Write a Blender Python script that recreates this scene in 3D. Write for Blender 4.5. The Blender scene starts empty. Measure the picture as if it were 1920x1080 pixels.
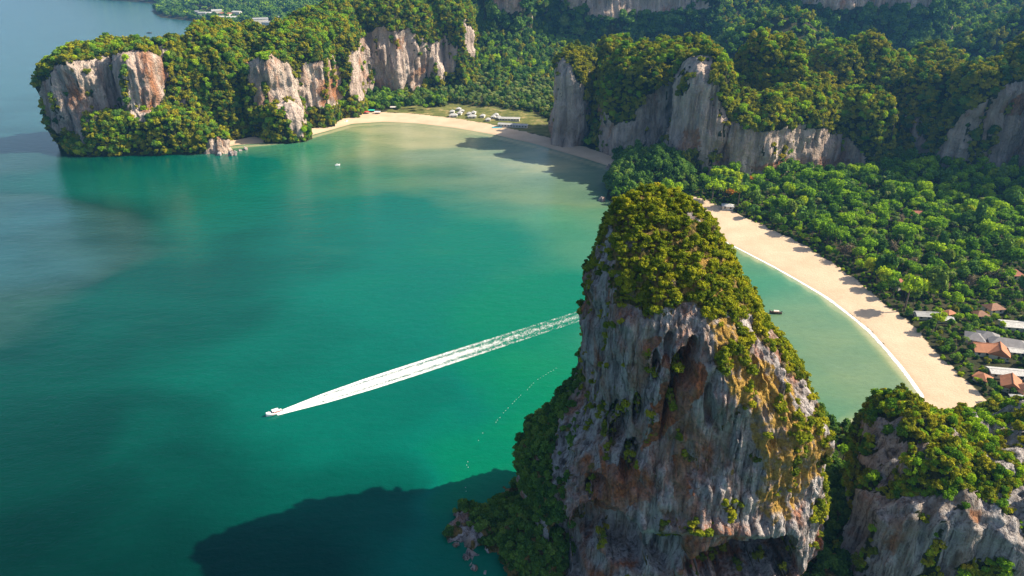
import bpy, math, random
import numpy as np
from math import radians as R

# ------------------------------------------------------------------ camera, sky, sun, exposure
F = 1321.0            # focal length in pixels of a 1920 wide frame
PITCH = R(25.8)
CAMZ = 200.0
SUN_EL, SUN_AZ = R(41.0), R(5.0)      # azimuth counted from +X towards +Y
EXPOSURE = 0.9

scene = bpy.context.scene
C = scene.collection
cam_d = bpy.data.cameras.new("camera")
cam = bpy.data.objects.new("camera", cam_d); C.objects.link(cam)
cam.location = (0, 0, CAMZ); cam.rotation_euler = (math.pi/2 - PITCH, 0, 0)
cam_d.sensor_width = 36; cam_d.lens = 36*F/1920
cam_d.clip_start = 1; cam_d.clip_end = 60000
scene.camera = cam

world = bpy.data.worlds.new("World"); scene.world = world; world.use_nodes = True
wn = world.node_tree.nodes; wl = world.node_tree.links
sky = wn.new("ShaderNodeTexSky"); sky.sky_type = 'NISHITA'; sky.sun_disc = False
sky.sun_elevation = SUN_EL; sky.sun_rotation = math.pi/2 - SUN_AZ
sky.air_density = 1.0; sky.dust_density = 2.5; sky.ozone_density = 1.2
bg = wn["Background"]; bg.inputs[1].default_value = 0.095
wl.new(sky.outputs[0], bg.inputs[0])

sd = bpy.data.lights.new("sun", 'SUN'); so = bpy.data.objects.new("sun", sd); C.objects.link(so)
sd.energy = 5.0; sd.angle = R(0.5); sd.color = (1.0, 0.89, 0.70)
sdir = np.array([math.cos(SUN_EL)*math.cos(SUN_AZ), math.cos(SUN_EL)*math.sin(SUN_AZ), math.sin(SUN_EL)])
import mathutils
so.rotation_euler = mathutils.Vector(sdir).to_track_quat('Z', 'Y').to_euler()
so.location = (400, 300, 600)

scene.view_settings.view_transform = 'Standard'; scene.view_settings.look = 'None'
scene.view_settings.gamma = 1; scene.view_settings.use_curve_mapping = False
scene.view_settings.exposure = EXPOSURE
scene.cycles.max_bounces = 5; scene.cycles.diffuse_bounces = 3; scene.cycles.glossy_bounces = 2
scene.cycles.transparent_max_bounces = 6; scene.cycles.volume_bounces = 0

rng = np.random.default_rng(7)
random.seed(7)
cp_, sp_ = math.cos(PITCH), math.sin(PITCH)

# ------------------------------------------------------------------ layout helpers (pixel of the photo -> place on the ground)
def ang(py): return PITCH + math.atan((py-540)/F)
def G(px, py, z=0.0):
    a = math.tan(ang(py)); Y = (CAMZ-z)/a
    D = Y*cp_ + (CAMZ-z)*sp_
    return ((px-960)/F*D, Y, z)
def PY(px, py, Y):
    z = CAMZ - Y*math.tan(ang(py)); D = Y*cp_ + (CAMZ-z)*sp_
    return ((px-960)/F*D, Y, z)
def pyz(z, Y): return 540 + F*math.tan(math.atan((CAMZ-z)/Y)-PITCH)
def proj(P):
    x, y, z = P[..., 0], P[..., 1], P[..., 2]-CAMZ
    D = y*cp_ - z*sp_; U = y*sp_ + z*cp_
    D = np.where(D < 1, 1, D)
    return 960 + F*x/D, 540 - F*U/D, D

# ------------------------------------------------------------------ noise
def _h(ix, iy, iz, seed):
    n = (ix*374761393 + iy*668265263 + iz*2147483647 + seed*1274126177) & 0xffffffff
    n = ((n ^ (n >> 13))*1274126177) & 0xffffffff
    n = ((n ^ (n >> 15))*2246822519) & 0xffffffff
    return ((n ^ (n >> 16)) & 0xffff)/32767.5 - 1.0
def vnoise(x, y, z, seed=0):
    x, y, z = np.broadcast_arrays(np.asarray(x, float), np.asarray(y, float), np.asarray(z, float))
    fx, fy, fz = np.floor(x), np.floor(y), np.floor(z)
    ix, iy, iz = fx.astype(np.int64), fy.astype(np.int64), fz.astype(np.int64)
    u, v, w = x-fx, y-fy, z-fz
    u = u*u*u*(u*(u*6-15)+10); v = v*v*v*(v*(v*6-15)+10); w = w*w*w*(w*(w*6-15)+10)
    r = 0
    for dx in (0, 1):
        for dy in (0, 1):
            for dz in (0, 1):
                r = r + _h(ix+dx, iy+dy, iz+dz, seed)*(u if dx else 1-u)*(v if dy else 1-v)*(w if dz else 1-w)
    return r
def fbm(x, y, z, seed=0, oct=4, gain=0.5):
    r = 0; a = 1.0; s = 0
    for i in range(oct):
        r = r + a*vnoise(x*2**i+i*17.3, y*2**i-i*9.1, z*2**i+i*5.7, seed+i*31); s += a; a *= gain
    return r/s*1.5
def sstep(a, b, x):
    t = np.clip((x-a)/(b-a), 0, 1); return t*t*(3-2*t)
def inpoly(px, py, poly):
    ins = np.zeros(px.shape, bool); n = len(poly)
    for i in range(n):
        x1, y1 = poly[i]; x2, y2 = poly[(i+1) % n]
        if y1 == y2: continue
        c = ((y1 > py) != (y2 > py)) & (px < (x2-x1)*(py-y1)/(y2-y1)+x1)
        ins ^= c
    return ins
def segdist(x, y, poly, closed=True):
    d = np.full(x.shape, 1e9); n = len(poly)
    for i in range(n if closed else n-1):
        x1, y1 = poly[i]; x2, y2 = poly[(i+1) % n]
        dx, dy = x2-x1, y2-y1
        t = np.clip(((x-x1)*dx+(y-y1)*dy)/(dx*dx+dy*dy+1e-9), 0, 1)
        d = np.minimum(d, np.hypot(x-x1-t*dx, y-y1-t*dy))
    return d

# ------------------------------------------------------------------ mesh helpers
def mesh_np(name, V, Q, mats=(), attrs=None, smooth=False, fmat=None):
    me = bpy.data.meshes.new(name)
    V = np.asarray(V, np.float32); Q = np.asarray(Q, np.int32)
    k = Q.shape[1]
    me.vertices.add(len(V)); me.vertices.foreach_set("co", V.ravel())
    me.loops.add(Q.size); me.loops.foreach_set("vertex_index", Q.ravel())
    me.polygons.add(len(Q)); me.polygons.foreach_set("loop_start", np.arange(0, Q.size, k, dtype=np.int32))
    if smooth: me.polygons.foreach_set("use_smooth", np.ones(len(Q), bool))
    for m in mats: me.materials.append(m)
    if fmat is not None: me.polygons.foreach_set("material_index", np.asarray(fmat, np.int32))
    me.update(calc_edges=True)
    for k_, v in (attrs or {}).items():
        v = np.asarray(v, np.float32)
        if v.ndim == 1:
            a = me.attributes.new(k_, 'FLOAT', 'POINT'); a.data.foreach_set("value", v)
        else:
            a = me.attributes.new(k_, 'FLOAT_COLOR', 'POINT')
            if v.shape[1] == 3: v = np.concatenate([v, np.ones((len(v), 1), np.float32)], 1)
            a.data.foreach_set("color", v.ravel())
    return me
def put(name, me, parent=None, loc=(0, 0, 0), rotz=0.0, scale=None):
    o = bpy.data.objects.new(name, me); C.objects.link(o)
    if parent: o.parent = parent
    o.location = loc; o.rotation_euler = (0, 0, rotz)
    if scale is not None: o.scale = scale
    return o
def tag(o, label=None, cat=None, group=None, kind=None):
    if label: o["label"] = label
    if cat: o["category"] = cat
    if group: o["group"] = group
    if kind: o["kind"] = kind
    return o
def grid_quads(nu, nv, wrap):
    i = np.arange(nv-1)[:, None]; j = np.arange(nu if wrap else nu-1)[None, :]
    a = i*nu+j; b = i*nu+(j+1) % nu
    return np.stack([a, b, b+nu, a+nu], -1).reshape(-1, 4)

class MB:
    """collects boxes, prisms and tubes into one mesh"""
    def __init__(s): s.v = []; s.f = []; s.m = []
    def poly(s, pts, faces, mi=0):
        o = len(s.v); s.v += [tuple(p) for p in pts]
        for f in faces: s.f.append(tuple(o+i for i in f)); s.m.append(mi)
    def box(s, x0, x1, y0, y1, z0, z1, mi=0):
        p = [(x, y, z) for z in (z0, z1) for y in (y0, y1) for x in (x0, x1)]
        s.poly(p, [(0, 2, 3, 1), (4, 5, 7, 6), (0, 1, 5, 4), (2, 6, 7, 3), (0, 4, 6, 2), (1, 3, 7, 5)], mi)
    def tube(s, pts, rad, n=7, mi=0):
        rings = []; pts = [mathutils.Vector(p) for p in pts]
        if not hasattr(rad, '__len__'): rad = [rad]*len(pts)
        V = []; Fs = []
        for i, p in enumerate(pts):
            d = (pts[min(i+1, len(pts)-1)]-pts[max(i-1, 0)]).normalized()
            a = d.orthogonal().normalized() if abs(d.z) < 0.95 else mathutils.Vector((1, 0, 0))
            b = d.cross(a).normalized(); a = b.cross(d)
            for k in range(n):
                t = 2*math.pi*k/n; V.append(p+(a*math.cos(t)+b*math.sin(t))*rad[i])
        for i in range(len(pts)-1):
            for k in range(n): Fs.append((i*n+k, i*n+(k+1) % n, (i+1)*n+(k+1) % n, (i+1)*n+k))
        Fs.append(tuple(range(n-1, -1, -1))); Fs.append(tuple(range((len(pts)-1)*n, len(pts)*n)))
        s.poly(V, Fs, mi)
    def build(s, name, mats, parent=None, smooth=False):
        me = bpy.data.meshes.new(name); me.from_pydata(s.v, [], s.f)
        for m in (mats if isinstance(mats, (list, tuple)) else [mats]): me.materials.append(m)
        for p, mi in zip(me.polygons, s.m): p.material_index = mi; p.use_smooth = smooth
        me.update(); return put(name, me, parent)

# ------------------------------------------------------------------ materials
def newmat(name):
    m = bpy.data.materials.new(name); m.use_nodes = True
    nt = m.node_tree; b = nt.nodes["Principled BSDF"]
    return m, nt, b, nt.nodes["Material Output"]
class N:
    def __init__(s, nt): s.nt = nt
    def add(s, t, **kw):
        n = s.nt.nodes.new(t)
        for k, v in kw.items(): setattr(n, k, v)
        return n
    def link(s, a, b): s.nt.links.new(a, b)
    def attr(s, name): return s.add("ShaderNodeAttribute", attribute_name=name)
    def pos(s): return s.add("ShaderNodeNewGeometry").outputs["Position"]
    def noise(s, vec, scale, detail=4, rough=0.55, sc=(1, 1, 1), dist=0.0):
        mp = s.add("ShaderNodeMapping"); mp.inputs["Scale"].default_value = sc
        s.link(vec, mp.inputs["Vector"])
        n = s.add("ShaderNodeTexNoise"); n.inputs["Scale"].default_value = scale
        n.inputs["Detail"].default_value = detail; n.inputs["Roughness"].default_value = rough
        n.inputs["Distortion"].default_value = dist
        s.link(mp.outputs[0], n.inputs["Vector"]); return n.outputs["Fac"]
    def ramp(s, fac, stops, interp='LINEAR'):
        r = s.add("ShaderNodeValToRGB"); r.color_ramp.interpolation = interp
        e = r.color_ramp.elements
        while len(e) < len(stops): e.new(0.5)
        for el, (p, c) in zip(e, stops):
            el.position = p; el.color = (c, c, c, 1) if not hasattr(c, '__len__') else tuple(c)+(1,)
        s.link(fac, r.inputs[0]); return r.outputs[0]
    def mix(s, fac, a, b, mode='MIX'):
        m = s.add("ShaderNodeMix", data_type='RGBA', blend_type=mode)
        for i, v in ((0, fac), (6, a), (7, b)):
            if hasattr(v, 'links'): s.link(v, m.inputs[i])
            elif hasattr(v, '__len__'): m.inputs[i].default_value = tuple(v)+(1,)
            else: m.inputs[i].default_value = v
        return m.outputs[2]
    def math(s, op, a, b=0.0, clamp=False):
        m = s.add("ShaderNodeMath", operation=op, use_clamp=clamp)
        for i, v in ((0, a), (1, b)):
            if hasattr(v, 'links'): s.link(v, m.inputs[i])
            else: m.inputs[i].default_value = v
        return m.outputs[0]
    def bump(s, h, dist, strength=1.0):
        b = s.add("ShaderNodeBump"); b.inputs["Distance"].default_value = dist
        b.inputs["Strength"].default_value = strength
        s.link(h, b.inputs["Height"]); return b.outputs[0]

def rock_material(name, sc, pale, mid, dark, rustc, soil, rust_lo=0.60, streak=1.0, grime=0.6):
    m, nt, b, out = newmat(name); n = N(nt); p = n.pos()
    big = n.noise(p, 0.035*sc, 4, 0.6)
    st = n.noise(p, 0.30*sc, 5, 0.62, (1, 1, 0.10), 0.4)           # long vertical water streaks
    st2 = n.noise(p, 0.75*sc, 5, 0.68, (1, 1, 0.06), 0.3)
    fine = n.noise(p, 1.1*sc, 5, 0.65)
    col = n.ramp(st, [(0.30, dark), (0.46, mid), (0.62, pale)])
    col = n.mix(n.math('MULTIPLY', n.ramp(st2, [(0.38, 1.0), (0.49, 0.0)]), 0.70*streak), col, tuple(c*0.30 for c in dark))
    col = n.mix(n.math('MULTIPLY', n.ramp(st2, [(0.56, 0.0), (0.70, 1.0)]), 0.55), col, tuple(min(c*1.25, 0.7) for c in pale))
    warm = n.noise(p, 0.06*sc, 5, 0.62, (1, 1, 0.45), 0.8)
    wf = n.math('MAXIMUM', n.ramp(warm, [(rust_lo-0.06, 0.0), (rust_lo+0.10, 1.0)]), n.attr("rust").outputs["Fac"])
    rc = n.ramp(fine, [(0.35, tuple(c*0.45 for c in rustc)), (0.60, rustc)])
    col = n.mix(n.math('MULTIPLY', wf, 0.95), col, rc)
    tan = n.noise(p, 0.11*sc, 4, 0.6, (1, 1, 0.3))
    col = n.mix(n.math('MULTIPLY', n.ramp(tan, [(0.5, 0.0), (0.68, 1.0)]), 0.6), col, (0.33, 0.22, 0.13))
    col = n.mix(grime, col, n.ramp(fine, [(0.30, 0.35), (0.5, 0.85), (0.7, 1.0)]), 'MULTIPLY')
    gap = n.ramp(n.noise(p, 0.5*sc, 3), [(0.40, soil[0]), (0.62, soil[1])])
    vg = n.math('ADD', n.attr("veg").outputs["Fac"], n.math('MULTIPLY', n.math('SUBTRACT', fine, 0.5), 1.1))
    col = n.mix(n.ramp(vg, [(0.35, 0.0), (0.65, 1.0)]), col, gap)
    och = n.math('MULTIPLY', n.attr("ochre").outputs["Fac"], n.ramp(n.noise(p, 0.22*sc, 4, 0.65), [(0.36, 0.0), (0.52, 1.0)]))
    col = n.mix(och, col, n.ramp(fine, [(0.3, (0.22, 0.12, 0.025)), (0.65, (0.58, 0.36, 0.085))]))
    nt.links.new(col, b.inputs["Base Color"]); b.inputs["Roughness"].default_value = 0.92
    b.inputs["Specular IOR Level"].default_value = 0.15
    h = n.math('ADD', n.math('MULTIPLY', st2, 0.8), n.math('ADD', n.math('MULTIPLY', st, 1.6), n.math('MULTIPLY', fine, 1.0)))
    nt.links.new(n.bump(h, 1.8/sc, 1.0), b.inputs["Normal"])
    return m

def leaf_material(name, stops, transl=0.22, tint=None):
    m, nt, b, out = newmat(name); n = N(nt); p = n.pos()
    oi = n.add("ShaderNodeObjectInfo").outputs["Random"]
    big = n.noise(p, 0.030, 3, 0.6)
    stops = [(a_, tuple(min(.6, c_*2.35) for c_ in q_)) for a_, q_ in stops]
    f = n.math('ADD', n.math('MULTIPLY', oi, 0.62), n.math('MULTIPLY', n.math('SUBTRACT', big, 0.30), 0.85))
    col = n.ramp(f, stops)
    isl = n.add("ShaderNodeNewGeometry").outputs["Random Per Island"]
    col = n.mix(1.0, col, n.ramp(isl, [(0.0, 0.62), (0.5, 0.97), (1.0, 1.0)]), 'MULTIPLY')
    d = n.add("ShaderNodeBsdfDiffuse"); t = n.add("ShaderNodeBsdfTranslucent"); mx = n.add("ShaderNodeMixShader")
    n.link(col, d.inputs[0]); n.link(n.mix(1.0, col, (1.0, 1.0, 0.5), 'MULTIPLY'), t.inputs[0])
    mx.inputs[0].default_value = transl
    n.link(d.outputs[0], mx.inputs[1]); n.link(t.outputs[0], mx.inputs[2]); n.link(mx.outputs[0], out.inputs[0])
    return m

def plain(name, col, rough=0.8, var=0.15, scale=0.6, metal=0.0):
    m, nt, b, out = newmat(name); n = N(nt)
    tc = n.add("ShaderNodeTexCoord").outputs["Object"]
    f = n.noise(tc, scale, 4, 0.6)
    nt.links.new(n.ramp(f, [(0.3, tuple(c*(1-var) for c in col)), (0.7, tuple(min(1, c*(1+var)) for c in col))]), b.inputs["Base Color"])
    b.inputs["Roughness"].default_value = rough; b.inputs["Metallic"].default_value = metal
    return m
def roof_mat(name, col, freq=2.2):
    m, nt, b, out = newmat(name); n = N(nt)
    tc = n.add("ShaderNodeTexCoord").outputs["Object"]
    f = n.noise(tc, 0.35, 5, 0.65)
    w = n.add("ShaderNodeTexWave", wave_type='BANDS', bands_direction='Z'); w.inputs["Scale"].default_value = freq
    n.link(tc, w.inputs["Vector"])
    c = n.ramp(f, [(0.28, tuple(c*0.62 for c in col)), (0.55, col), (0.8, tuple(min(1, c*1.2) for c in col))])
    c = n.mix(0.35, c, n.ramp(w.outputs["Fac"], [(0.0, 0.55), (0.4, 1.0)]), 'MULTIPLY')
    nt.links.new(c, b.inputs["Base Color"]); b.inputs["Roughness"].default_value = 0.8
    return m

M_LIME = rock_material("limestone_near", 1.0, (0.64, 0.57, 0.545), (0.44, 0.385, 0.375), (0.11, 0.09, 0.09), (0.52, 0.17, 0.055),
                       ((0.07, 0.065, 0.016), (0.30, 0.20, 0.06)), 0.565)
M_GREY = rock_material("limestone_grey", 1.0, (0.62, 0.56, 0.53), (0.44, 0.39, 0.375), (0.12, 0.10, 0.10), (0.50, 0.18, 0.07), ((0.030, 0.042, 0.012), (0.075, 0.072, 0.022)), 0.645)
M_CLIFF = rock_material("limestone_far", 0.45, (0.76, 0.61, 0.51), (0.60, 0.47, 0.395), (0.22, 0.18, 0.175), (0.52, 0.21, 0.085),
                        ((0.022, 0.034, 0.010), (0.07, 0.07, 0.022)), 0.58, 0.45, 0.35)
OLIVE = [(0.05, (0.032, 0.050, 0.007)), (0.28, (0.086, 0.106, 0.009)), (0.55, (0.150, 0.150, 0.010)), (0.82, (0.185, 0.165, 0.011)), (1.0, (0.205, 0.165, 0.014))]
CAPC = [(0.05, (0.030, 0.048, 0.006)), (0.28, (0.078, 0.104, 0.008)), (0.55, (0.142, 0.152, 0.009)), (0.82, (0.200, 0.186, 0.011)), (1.0, (0.25, 0.180, 0.020))]
LUSH = [(0.05, (0.022, 0.058, 0.008)), (0.28, (0.058, 0.120, 0.010)), (0.50, (0.110, 0.190, 0.010)), (0.75, (0.175, 0.245, 0.010)), (1.0, (0.26, 0.24, 0.015))]
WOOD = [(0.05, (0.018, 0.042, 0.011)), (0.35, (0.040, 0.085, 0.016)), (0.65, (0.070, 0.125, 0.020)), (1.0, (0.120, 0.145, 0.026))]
PALMC = [(0.1, (0.030, 0.050, 0.014)), (0.5, (0.062, 0.088, 0.022)), (1.0, (0.12, 0.125, 0.035))]
M_OLIVE = leaf_material("leaf_olive", OLIVE, 0.28)
M_CAP = leaf_material("leaf_cap", CAPC, 0.28)
M_LUSH = leaf_material("leaf_lush", LUSH, 0.28)
M_WOODS = leaf_material("leaf_woods", WOOD)
M_PALM = leaf_material("leaf_palm", PALMC)
M_FLAME = leaf_material("leaf_flame", [(0.1, (0.30, 0.06, 0.01)), (0.5, (0.42, 0.13, 0.015)), (1.0, (0.20, 0.16, 0.02))])
M_TWIG = leaf_material("leaf_twig", [(0.1, (0.07, 0.055, 0.035)), (0.6, (0.11, 0.085, 0.055)), (1.0, (0.14, 0.10, 0.06))], 0.1)
M_BARK = plain("bark", (0.13, 0.10, 0.075), 0.9, 0.3, 1.5)

# ------------------------------------------------------------------ plants (crown radius about 1, base of the crown at z = 0)
def leaf_quads(P, Nn, size, rg, elong=1.0):
    k = len(P)
    a = np.cross(Nn, rg.normal(size=(k, 3))); a /= np.linalg.norm(a, axis=1)[:, None]+1e-9
    b = np.cross(Nn, a)
    s = (size*rg.uniform(0.65, 1.35, k))[:, None]
    V = np.stack([P-a*s-b*s*elong*.6, P+a*s*.8-b*s*elong*.9, P+a*s+b*s*elong*.7, P-a*s*.7+b*s*elong], 1)
    return V.reshape(-1, 3), np.arange(k*4).reshape(-1, 4)
def core_sphere(c, r, nu=7, nv=5):
    t = np.linspace(0, 2*np.pi, nu, endpoint=False); v = np.linspace(-np.pi/2, np.pi/2, nv)
    X = np.stack([np.outer(np.cos(v), np.cos(t)), np.outer(np.cos(v), np.sin(t)), np.outer(np.sin(v), np.ones(nu))], -1).reshape(-1, 3)
    return c + X*r, grid_quads(nu, nv, True)
def crown_mesh(name, mat, seed, lobes, per, leaf, spread=(0.62, 0.62, 0.40), zc=0.55, lr=(0.26, 0.46), top_only=False, corek=0.70):
    rg = np.random.default_rng(seed); VV = []; QQ = []; o = 0
    for i in range(lobes):
        while True:
            c = rg.uniform(-1, 1, 3)
            if np.dot(c, c) < 1: break
        c = c*np.array(spread)+np.array([0, 0, zc]); r = rg.uniform(*lr)
        d = rg.normal(size=(per, 3)); d /= np.linalg.norm(d, axis=1)[:, None]
        d[:, 2] = np.where(d[:, 2] < -0.35, -d[:, 2], d[:, 2])
        P = c + d*(r*rg.uniform(0.70, 1.30, per))[:, None]*np.array([1, 1, 0.85])
        nn = d + rg.normal(size=(per, 3))*0.75; nn /= np.linalg.norm(nn, axis=1)[:, None]
        V, Q = leaf_quads(P, nn, leaf, rg); VV.append(V); QQ.append(Q+o); o += len(V)
        V, Q = core_sphere(c, np.array([1, 1, .85])*r*corek); VV.append(V); QQ.append(Q+o); o += len(V)
    return mesh_np(name, np.concatenate(VV), np.concatenate(QQ), [mat])
def spire_mesh(name, mat, seed, leaf=0.10):
    rg = np.random.default_rng(seed); VV = []; QQ = []; o = 0
    for i in range(26):
        h = rg.uniform(0, 1); rr = 0.62*(1-h)**0.7+0.06
        t = rg.uniform(0, 2*np.pi); c = np.array([math.cos(t)*rr*.7, math.sin(t)*rr*.7, 0.1+h*1.9])
        k = 34; d = rg.normal(size=(k, 3)); d /= np.linalg.norm(d, axis=1)[:, None]
        P = c + d*np.array([.24, .24, .30])*rg.uniform(0.6, 1.1, k)[:, None]
        nn = d+rg.normal(size=(k, 3))*.5; nn /= np.linalg.norm(nn, axis=1)[:, None]
        V, Q = leaf_quads(P, nn, leaf, rg, 1.5); VV.append(V); QQ.append(Q+o); o += len(V)
    V, Q = core_sphere(np.array([0, 0, .9]), np.array([.36, .36, .85])); VV.append(V); QQ.append(Q+o)
    return mesh_np(name, np.concatenate(VV), np.concatenate(QQ), [mat])
def palm_mesh(name, mat, seed):
    rg = np.random.default_rng(seed); VV = []; QQ = []; o = 0
    for i in range(17):
        t = 2*np.pi*i/17*1.0+rg.uniform(-.2, .2); up = rg.uniform(-0.15, 0.75); L = rg.uniform(.85, 1.1)
        s = np.linspace(0, 1, 6); x = L*s*math.cos(up*.8); z = L*(math.sin(up)*s-0.75*s**2.2)+.1
        w = 0.13*np.sin(np.pi*np.clip(s*.92+.08, 0, 1))+.015
        cx, sx = math.cos(t), math.sin(t)
        A = np.stack([cx*x-sx*w, sx*x+cx*w, z-w*.55], -1); B = np.stack([cx*x, sx*x, z], -1); D = np.stack([cx*x+sx*w, sx*x-cx*w, z-w*.55], -1)
        V = np.concatenate([A, B, D]); n_ = 6
        q = [(k, k+1, n_+k+1, n_+k) for k in range(5)]+[(n_+k, n_+k+1, 2*n_+k+1, 2*n_+k) for k in range(5)]
        VV.append(V); QQ.append(np.array(q)+o); o += len(V)
    return mesh_np(name, np.concatenate(VV), np.concatenate(QQ), [mat])
def trunk_mesh(name, seed, h=1.0, r=0.07, limbs=4, lean=0.05):
    mb = MB(); rg = random.Random(seed)
    top = (rg.uniform(-lean, lean), rg.uniform(-lean, lean), h)
    mb.tube([(0, 0, -0.25), (top[0]*.3, top[1]*.3, h*.45), top], [r*1.3, r*.95, r*.7], 7)
    for k in range(limbs):
        t = 2*math.pi*k/limbs+rg.uniform(-.4, .4); L = rg.uniform(.35, .55)
        s = mathutils.Vector((top[0]*.8, top[1]*.8, h*.8))
        mb.tube([s, s+mathutils.Vector((math.cos(t)*L*.5, math.sin(t)*L*.5, .22)), s+mathutils.Vector((math.cos(t)*L, math.sin(t)*L, .5))], [r*.6, r*.4, r*.2], 5)
    me = bpy.data.meshes.new(name); me.from_pydata(mb.v, [], mb.f); me.materials.append(M_BARK)
    for p in me.polygons: p.use_smooth = True
    return me

LUSH_CROWNS = [crown_mesh("crown", M_LUSH, 11, 11, 80, 0.085), crown_mesh("crown", M_LUSH, 12, 14, 70, 0.080, (0.55, 0.6, 0.5), 0.65, (0.22, 0.40)),
               crown_mesh("crown", M_LUSH, 13, 9, 90, 0.09, (0.7, 0.6, 0.25), 0.45, (0.28, 0.42)), crown_mesh("crown", M_LUSH, 14, 15, 64, 0.07, (0.72, 0.72, 0.35), 0.5, (0.18, 0.36))]
OLIVE_CROWNS = [crown_mesh("crown", M_OLIVE, 21, 13, 44, 0.10, (0.75, 0.7, 0.40), 0.42, (0.16, 0.40)), crown_mesh("crown", M_OLIVE, 22, 11, 50, 0.10, (0.55, 0.6, 0.75), 0.6, (0.18, 0.42)),
                crown_mesh("crown", M_OLIVE, 23, 15, 42, 0.085, (0.9, 0.72, 0.34), 0.34, (0.14, 0.36))]
CAP_CROWNS = [crown_mesh("crown", M_CAP, 24, 13, 44, 0.10, (0.75, 0.7, 0.40), 0.42, (0.16, 0.40)), crown_mesh("crown", M_CAP, 25, 11, 50, 0.10, (0.55, 0.6, 0.75), 0.6, (0.18, 0.42)), crown_mesh("crown", M_CAP, 26, 15, 42, 0.085, (0.9, 0.72, 0.34), 0.34, (0.14, 0.36))]
WOOD_CROWNS = [crown_mesh("crown", M_WOODS, 31, 10, 60, 0.10), crown_mesh("crown", M_WOODS, 32, 8, 70, 0.11, (0.5, 0.5, 0.6), 0.8, (0.26, 0.44)),
               crown_mesh("crown", M_WOODS, 33, 12, 52, 0.09, (0.72, 0.6, 0.4), 0.5, (0.2, 0.4)), spire_mesh("crown", M_WOODS, 34)]
TWIG_CROWN = crown_mesh("crown", M_TWIG, 41, 8, 60, 0.055, zc=0.4, corek=0.5)
FLAME_CROWN = crown_mesh("crown", M_FLAME, 42, 10, 70, 0.085, (0.7, 0.7, 0.25), 0.4)
PALM_CROWN = palm_mesh("crown", M_PALM, 43)
PALM_CROWN2 = palm_mesh("crown", M_PALM, 44)
TRUNK = trunk_mesh("trunk", 1, 1.0, 0.07)
TRUNK2 = trunk_mesh("trunk", 2, 1.0, 0.055, 3, 0.12)
PTRUNK = trunk_mesh("trunk", 3, 1.0, 0.022, 0, 0.08)

# ------------------------------------------------------------------ the land: shoreline, beaches, clearing
def gx(pts): return [G(a, b)[:2] for a, b in pts]
SHORE_S = [(1520, 815), (1600, 797), (1660, 785), (1730, 743), (1690, 688), (1630, 620), (1550, 557), (1450, 500), (1350, 449), (1300, 418), (1262, 398),
           (1200, 392), (1155, 385), (1136, 372), (1144, 345), (1150, 322), (1140, 311)]
SHORE_W = [(1100, 298), (1000, 269), (930, 253), (850, 239), (780, 231), (720, 228), (660, 232), (615, 245), (560, 260), (500, 268), (440, 272), (380, 286), (300, 279), (200, 284), (130, 286), (104, 262)]
land = gx(SHORE_S)+gx(SHORE_W)+[(-545, 840), (-470, 930), (-330, 1010), (-260, 1250), (-330, 1700), (-560, 1950)]+gx([(405, 47), (360, 40), (300, 33), (283, 22), (292, 8), (270, 5), (180, -1)])+[(-2600, 4200), (-6000, 6000), (-6000, 14000), (14000, 14000), (14000, 120), (300, 120), (150, 150), (135, 205)]
INLAND_S = [(1300, 372), (1375, 402), (1445, 436), (1500, 462), (1560, 500), (1610, 535), (1650, 572), (1700, 606), (1745, 655), (1785, 700), (1830, 735), (1868, 778), (1740, 830), (1600, 830)]
sand_s = gx(SHORE_S[1:11])[::-1]+gx(INLAND_S)
sand_s = [G(*p)[:2] for p in [(1262, 398), (1300, 418), (1350, 449), (1450, 500), (1550, 557), (1630, 620), (1690, 688), (1730, 743), (1660, 785), (1600, 797)]][::1]
sand_s = [G(1275, 380)[:2]]+sand_s+[G(*p)[:2] for p in INLAND_S[::-1]]
sand_w = gx([(1150, 318), (1100, 304), (1000, 275), (930, 257), (850, 243), (780, 235), (720, 232), (660, 236), (615, 249), (560, 264), (500, 271), (440, 276), (410, 279), (412, 270), (460, 262), (540, 250), (600, 232), (640, 217), (680, 213), (720, 214), (780, 217), (850, 225), (920, 236), (1000, 254), (1060, 268), (1110, 283), (1150, 297)])
clear_w = gx([(720, 214), (740, 203), (790, 202), (830, 206), (850, 196), (890, 204), (950, 208), (1000, 216), (1035, 230), (1040, 262), (1000, 254), (920, 236), (850, 225), (780, 217)])
HILLS = [  # x, y, sx, sy, height
    (150, 1700, 380, 230, 130), (-40, 1330, 110, 160, 50), (700, 1680, 480, 240, 140), (330, 1440, 330, 110, 30), (1300, 1350, 420, 300, 120), (395, 1130, 105, 75, 112), (770, 1130, 140, 90, 75),
    (960, 1000, 150, 160, 105), (1200, 800, 260, 240, 110), (640, 900, 110, 70, 45), (-60, 1900, 300, 200, 100), (600, 2200, 900, 400, 200),
    (-1130, 2480, 150, 110, 80), (-870, 2900, 260, 200, 115), (-560, 2650, 200, 150, 75), (-1900, 4300, 700, 500, 150), (-300, 3300, 500, 400, 140), (-620, 3700, 900, 500, 190)]
landA = np.array(land)
def land_sd(x, y):
    d = segdist(x, y, land); return np.where(inpoly(x, y, land), d, -d)
def terrain(x, y, sd=None):
    x = np.asarray(x, float); y = np.asarray(y, float)
    if sd is None: sd = land_sd(x, y)
    z = np.where(sd < 0, np.maximum(sd*0.10, -7.0), 3.2*(1-np.exp(-np.maximum(sd, 0)/28.0)))
    h = 0
    for cx, cy, sx, sy, hh in HILLS: h = h + hh*np.exp(-((x-cx)/sx)**2-((y-cy)/sy)**2)
    h = h*np.clip(1+0.28*fbm(x/120, y/120, 0*x, 5, 4), 0.3, 2)
    z = z + h*sstep(30, 220, sd) + np.where(sd > 60, 1.2*fbm(x/25, y/25, 0*x, 9, 2), 0)
    return z
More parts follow.
